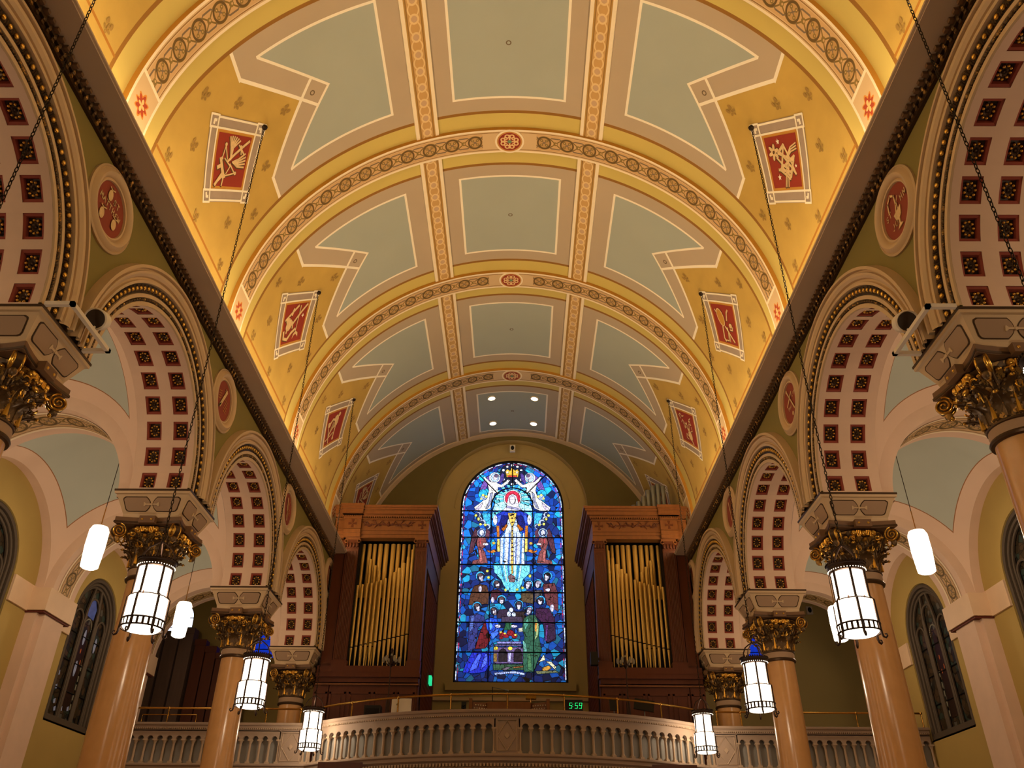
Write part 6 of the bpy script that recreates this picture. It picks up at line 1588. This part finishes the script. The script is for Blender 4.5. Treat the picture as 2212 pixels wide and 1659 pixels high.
    # music stands
    for x, y, w, rot, lab in ((3.28, 20.95, .24, .5, 'black music stand tilted beside the right candelabrum'), (2.55, 20.95, .10, 0, 'narrow black music stand left of the right candelabrum')):
        r = thing('music_stand', (x, y, zf), lab, 'music stand'); mb = MB(); R = Matrix.Rotation(-.5, 3, 'X') @ Matrix.Rotation(rot * .4, 3, 'Y'); mb.box((0, 0, 1.38), (w * 2, .02, .32), 'black', R); mb.build('desk', r, smooth=20)
        mb = MB(); mb.cyl((0, 0, .0), (0, 0, 1.36), .014, 'zinc', 8); mb.build('pole', r)
        for k in range(3):
            mb = MB(); a = k * 2.094; mb.cyl((0, 0, .12), (.22 * math.cos(a), .22 * math.sin(a), .01), .01, 'black', 6); mb.build('leg', r)
    # dark cabinet at the left end of the rail
    r = thing('loudspeaker_cabinet', (-3.35, 21.55, zf), 'black box standing behind the curved handrail on the left', 'cabinet'); mb = MB(); mb.bx(-.2, .2, -.15, .15, 0, 1.42, 'black'); mb.build('cabinet', r, smooth=20); mb = MB(); mb.bx(-.17, .17, -.16, -.15, .1, 1.35, 'dark'); mb.build('grille', r, smooth=20)
    # lattice speaker, exit sign, microphone
    r = thing('wall_speaker', (2.30, 22.85, 6.95), 'small black speaker on the inner edge of the right organ case', 'speaker'); mb = MB(); mb.bx(-.10, .10, -.1, .1, 0, .34, 'black'); mb.build('cabinet', r, smooth=20); mb = MB(); mb.bx(.10, .16, -.03, .03, .14, .2, 'dkbronze'); mb.build('bracket', r, smooth=20)
    mb = MB(); mb.bx(-.04, .04, -.15, .15, -.12, .12, 'exit'); tag(mb.build('exit_sign', loc=(-2.40, 25.7, 7.14), smooth=20), 'green lit sign on the inner side of the left organ case', 'exit sign')
    r = thing('microphone_stand', (-.42, 22.3, zf), 'thin boom microphone stand before the window sill', 'microphone'); mb = MB(); mb.cyl((0, 0, 0), (0, 0, 2.06), .012, 'black', 6); mb.lathe([(.14, 0), (.14, .03)], 'black', 12); mb.cyl((0, 0, 2.05), (.32, -.03, 1.98), .009, 'zinc', 6); mb.build('stand', r); mb = MB(); mb.tube([(.30, -.03, 1.985), (.42, -.04, 1.955)], .022, 'zinc', 8); mb.build('microphone', r)
    r = thing('folded_camera', (-1.05, 20.75, zf), 'small dark camera on a tripod left of the organ console', 'camera'); mb = MB(); mb.bx(-.06, .05, -.05, .05, 1.24, 1.38, 'black'); mb.cyl((-.01, -.12, 1.31), (-.01, -.04, 1.31), .035, 'black', 10); mb.build('body', r, smooth=20)
    for k in range(3): mb = MB(); a = k * 2.094 + .5; mb.cyl((0, 0, 1.25), (.26 * math.cos(a), .26 * math.sin(a), 0), .012, 'black', 6); mb.build('leg', r)
    # wall cameras
    for x, y, z, lab in ((0.0, 27.27, 15.80, 'white wall camera above the tall window'), (9.98, 27.46, 9.85, 'white wall camera beside the third right column')):
        r = thing('security_camera', (x, y, z), lab, 'camera'); k = 1.0
        mb = MB(); mb.bx(-.10, .10, -.08, .03, -.13, .13, 'white'); mb.build('housing', r, smooth=20); mb = MB(); mb.ball((0, -.08, .01), .065, 'black', 12, 8, (1, .6, 1.4)); mb.build('lens', r)
    # downlights in the last bay
    for i, (t, y, lab) in enumerate(((-7.6, 24.58, 'near left'), (8.2, 24.58, 'near right'), (-7.6, 26.36, 'far left'), (8.2, 26.36, 'far right'))):
        p = V(t, y, 5.41); r = thing('recessed_downlight', p, 'bright recessed ceiling light over the organ, %s of the four' % lab, 'ceiling light', 'four gallery downlights'); r.rotation_euler = (0, math.radians(t), 0)
        mb = MB(); mb.lathe([(.12, .0), (.15, .0), (.15, .05)], 'white', 20, caps=False); mb.build('rim', r); mb = MB(); mb.lathe([(.12, .012), (0, .01)], 'down', 20, caps=False); mb.build('lens', r)
    # chamber pipes
    rank = [(-11.0, 8.5, .20, 'wood3'), (-10.52, 8.6, .20, 'wood3'), (-10.06, 8.7, .20, 'wood3'), (-9.6, 8.35, .16, 'wood2'), (-9.24, 8.15, .16, 'wood2'), (-8.88, 7.95, .16, 'wood2'), (-8.52, 7.8, .15, 'wood2')]
    for i, (x, h, w, m) in enumerate(rank):
        r = thing('wooden_pipe', (x, 26.0, zf), ('grey brown' if m == 'wood3' else 'red brown') + ' wooden organ pipe, %s from left in the left chamber' % ['first', 'second', 'third', 'fourth', 'fifth', 'sixth', 'seventh'][i], 'organ pipe', 'wooden pipes in the left chamber')
        mb = MB(); mb.bx(-w, w, -w, w, .25, h - zf, m); mb.bx(-w - .02, w + .02, -w - .03, -w + .02, h - zf - .18, h - zf, m); mb.build('body', r, smooth=20); mb = MB(); mb.lathe([(.05, 0), (.09, .25)], m, 12); mb.build('foot', r)
    for sg, sd in SIDES:                                            # speakers and white frames on the nearest impost blocks
        z = 7.31; r = thing('white_bracket', (sg * 5.02, 7.95, z), 'white angle frame on top of the nearest %s column block' % sd, 'bracket', 'white frames on the column blocks')
        mb = MB(); w = .025
        mb.bx(-.17, .17, -.5, -.44, -.0, .06, 'white') if False else None
        for x0, x1, y0, y1 in ((-.17, .17, -.50, -.45), (-.17, .17, .45, .50)): mb.bx(x0, x1, y0, y1, .0, .05, 'white')
        mb.bx(-sg * .12, -sg * .17, -.5, .5, 0, .05, 'white'); mb.build('frame', r, smooth=20)
        r = thing('round_speaker', (sg * 4.93, 8.05, 7.36), 'small round white speaker with dark grille on the %s frame' % sd, 'speaker', 'round speakers')
        d = Vector((-sg * .10, -.80, -.45)).normalized(); q = d.to_track_quat('Z', 'Y').to_matrix(); c = Vector((0, 0, .19))
        mb = MB(); mb.lathe([(.07, -.22), (.12, -.2), (.135, -.04), (.14, .0), (.125, .012), (.115, .0)], 'white', 24, c, M3=q); mb.build('housing', r); mb = MB(); mb.lathe([(.118, .0), (.08, .014), (0, .018)], 'grille', 24, c, caps=False, M3=q); mb.build('grille', r); mb = MB(); mb.tube([(0, 0, 0), c + Vector((0, .06, -.05))], .015, 'white', 6); mb.build('stem', r)
        for i, c0 in enumerate(COL[:3]):
            r = thing('spotlight', (sg * 5.30, c0 + .52, 7.31), 'tiny black spotlight on the %s column block of the %s row' % (ORD[i], sd), 'spotlight', 'small spotlights on the column blocks')
            mb = MB(); mb.lathe([(.045, 0), (.045, .02), (.012, .03), (.012, .10)], 'black', 10); mb.build('stem', r); mb = MB(); mb.tube([(0, 0, .06), (-sg * .04, -.02, .16)], [.05, .035], 'black', 10); mb.build('lamp_head', r)
M['candleglass'] = plain('clear_lamp_glass', '8E8672', 0.2, mott=.05); M['grille'] = plain('dark_speaker_grille', '3A302A', 0.7)
loft()
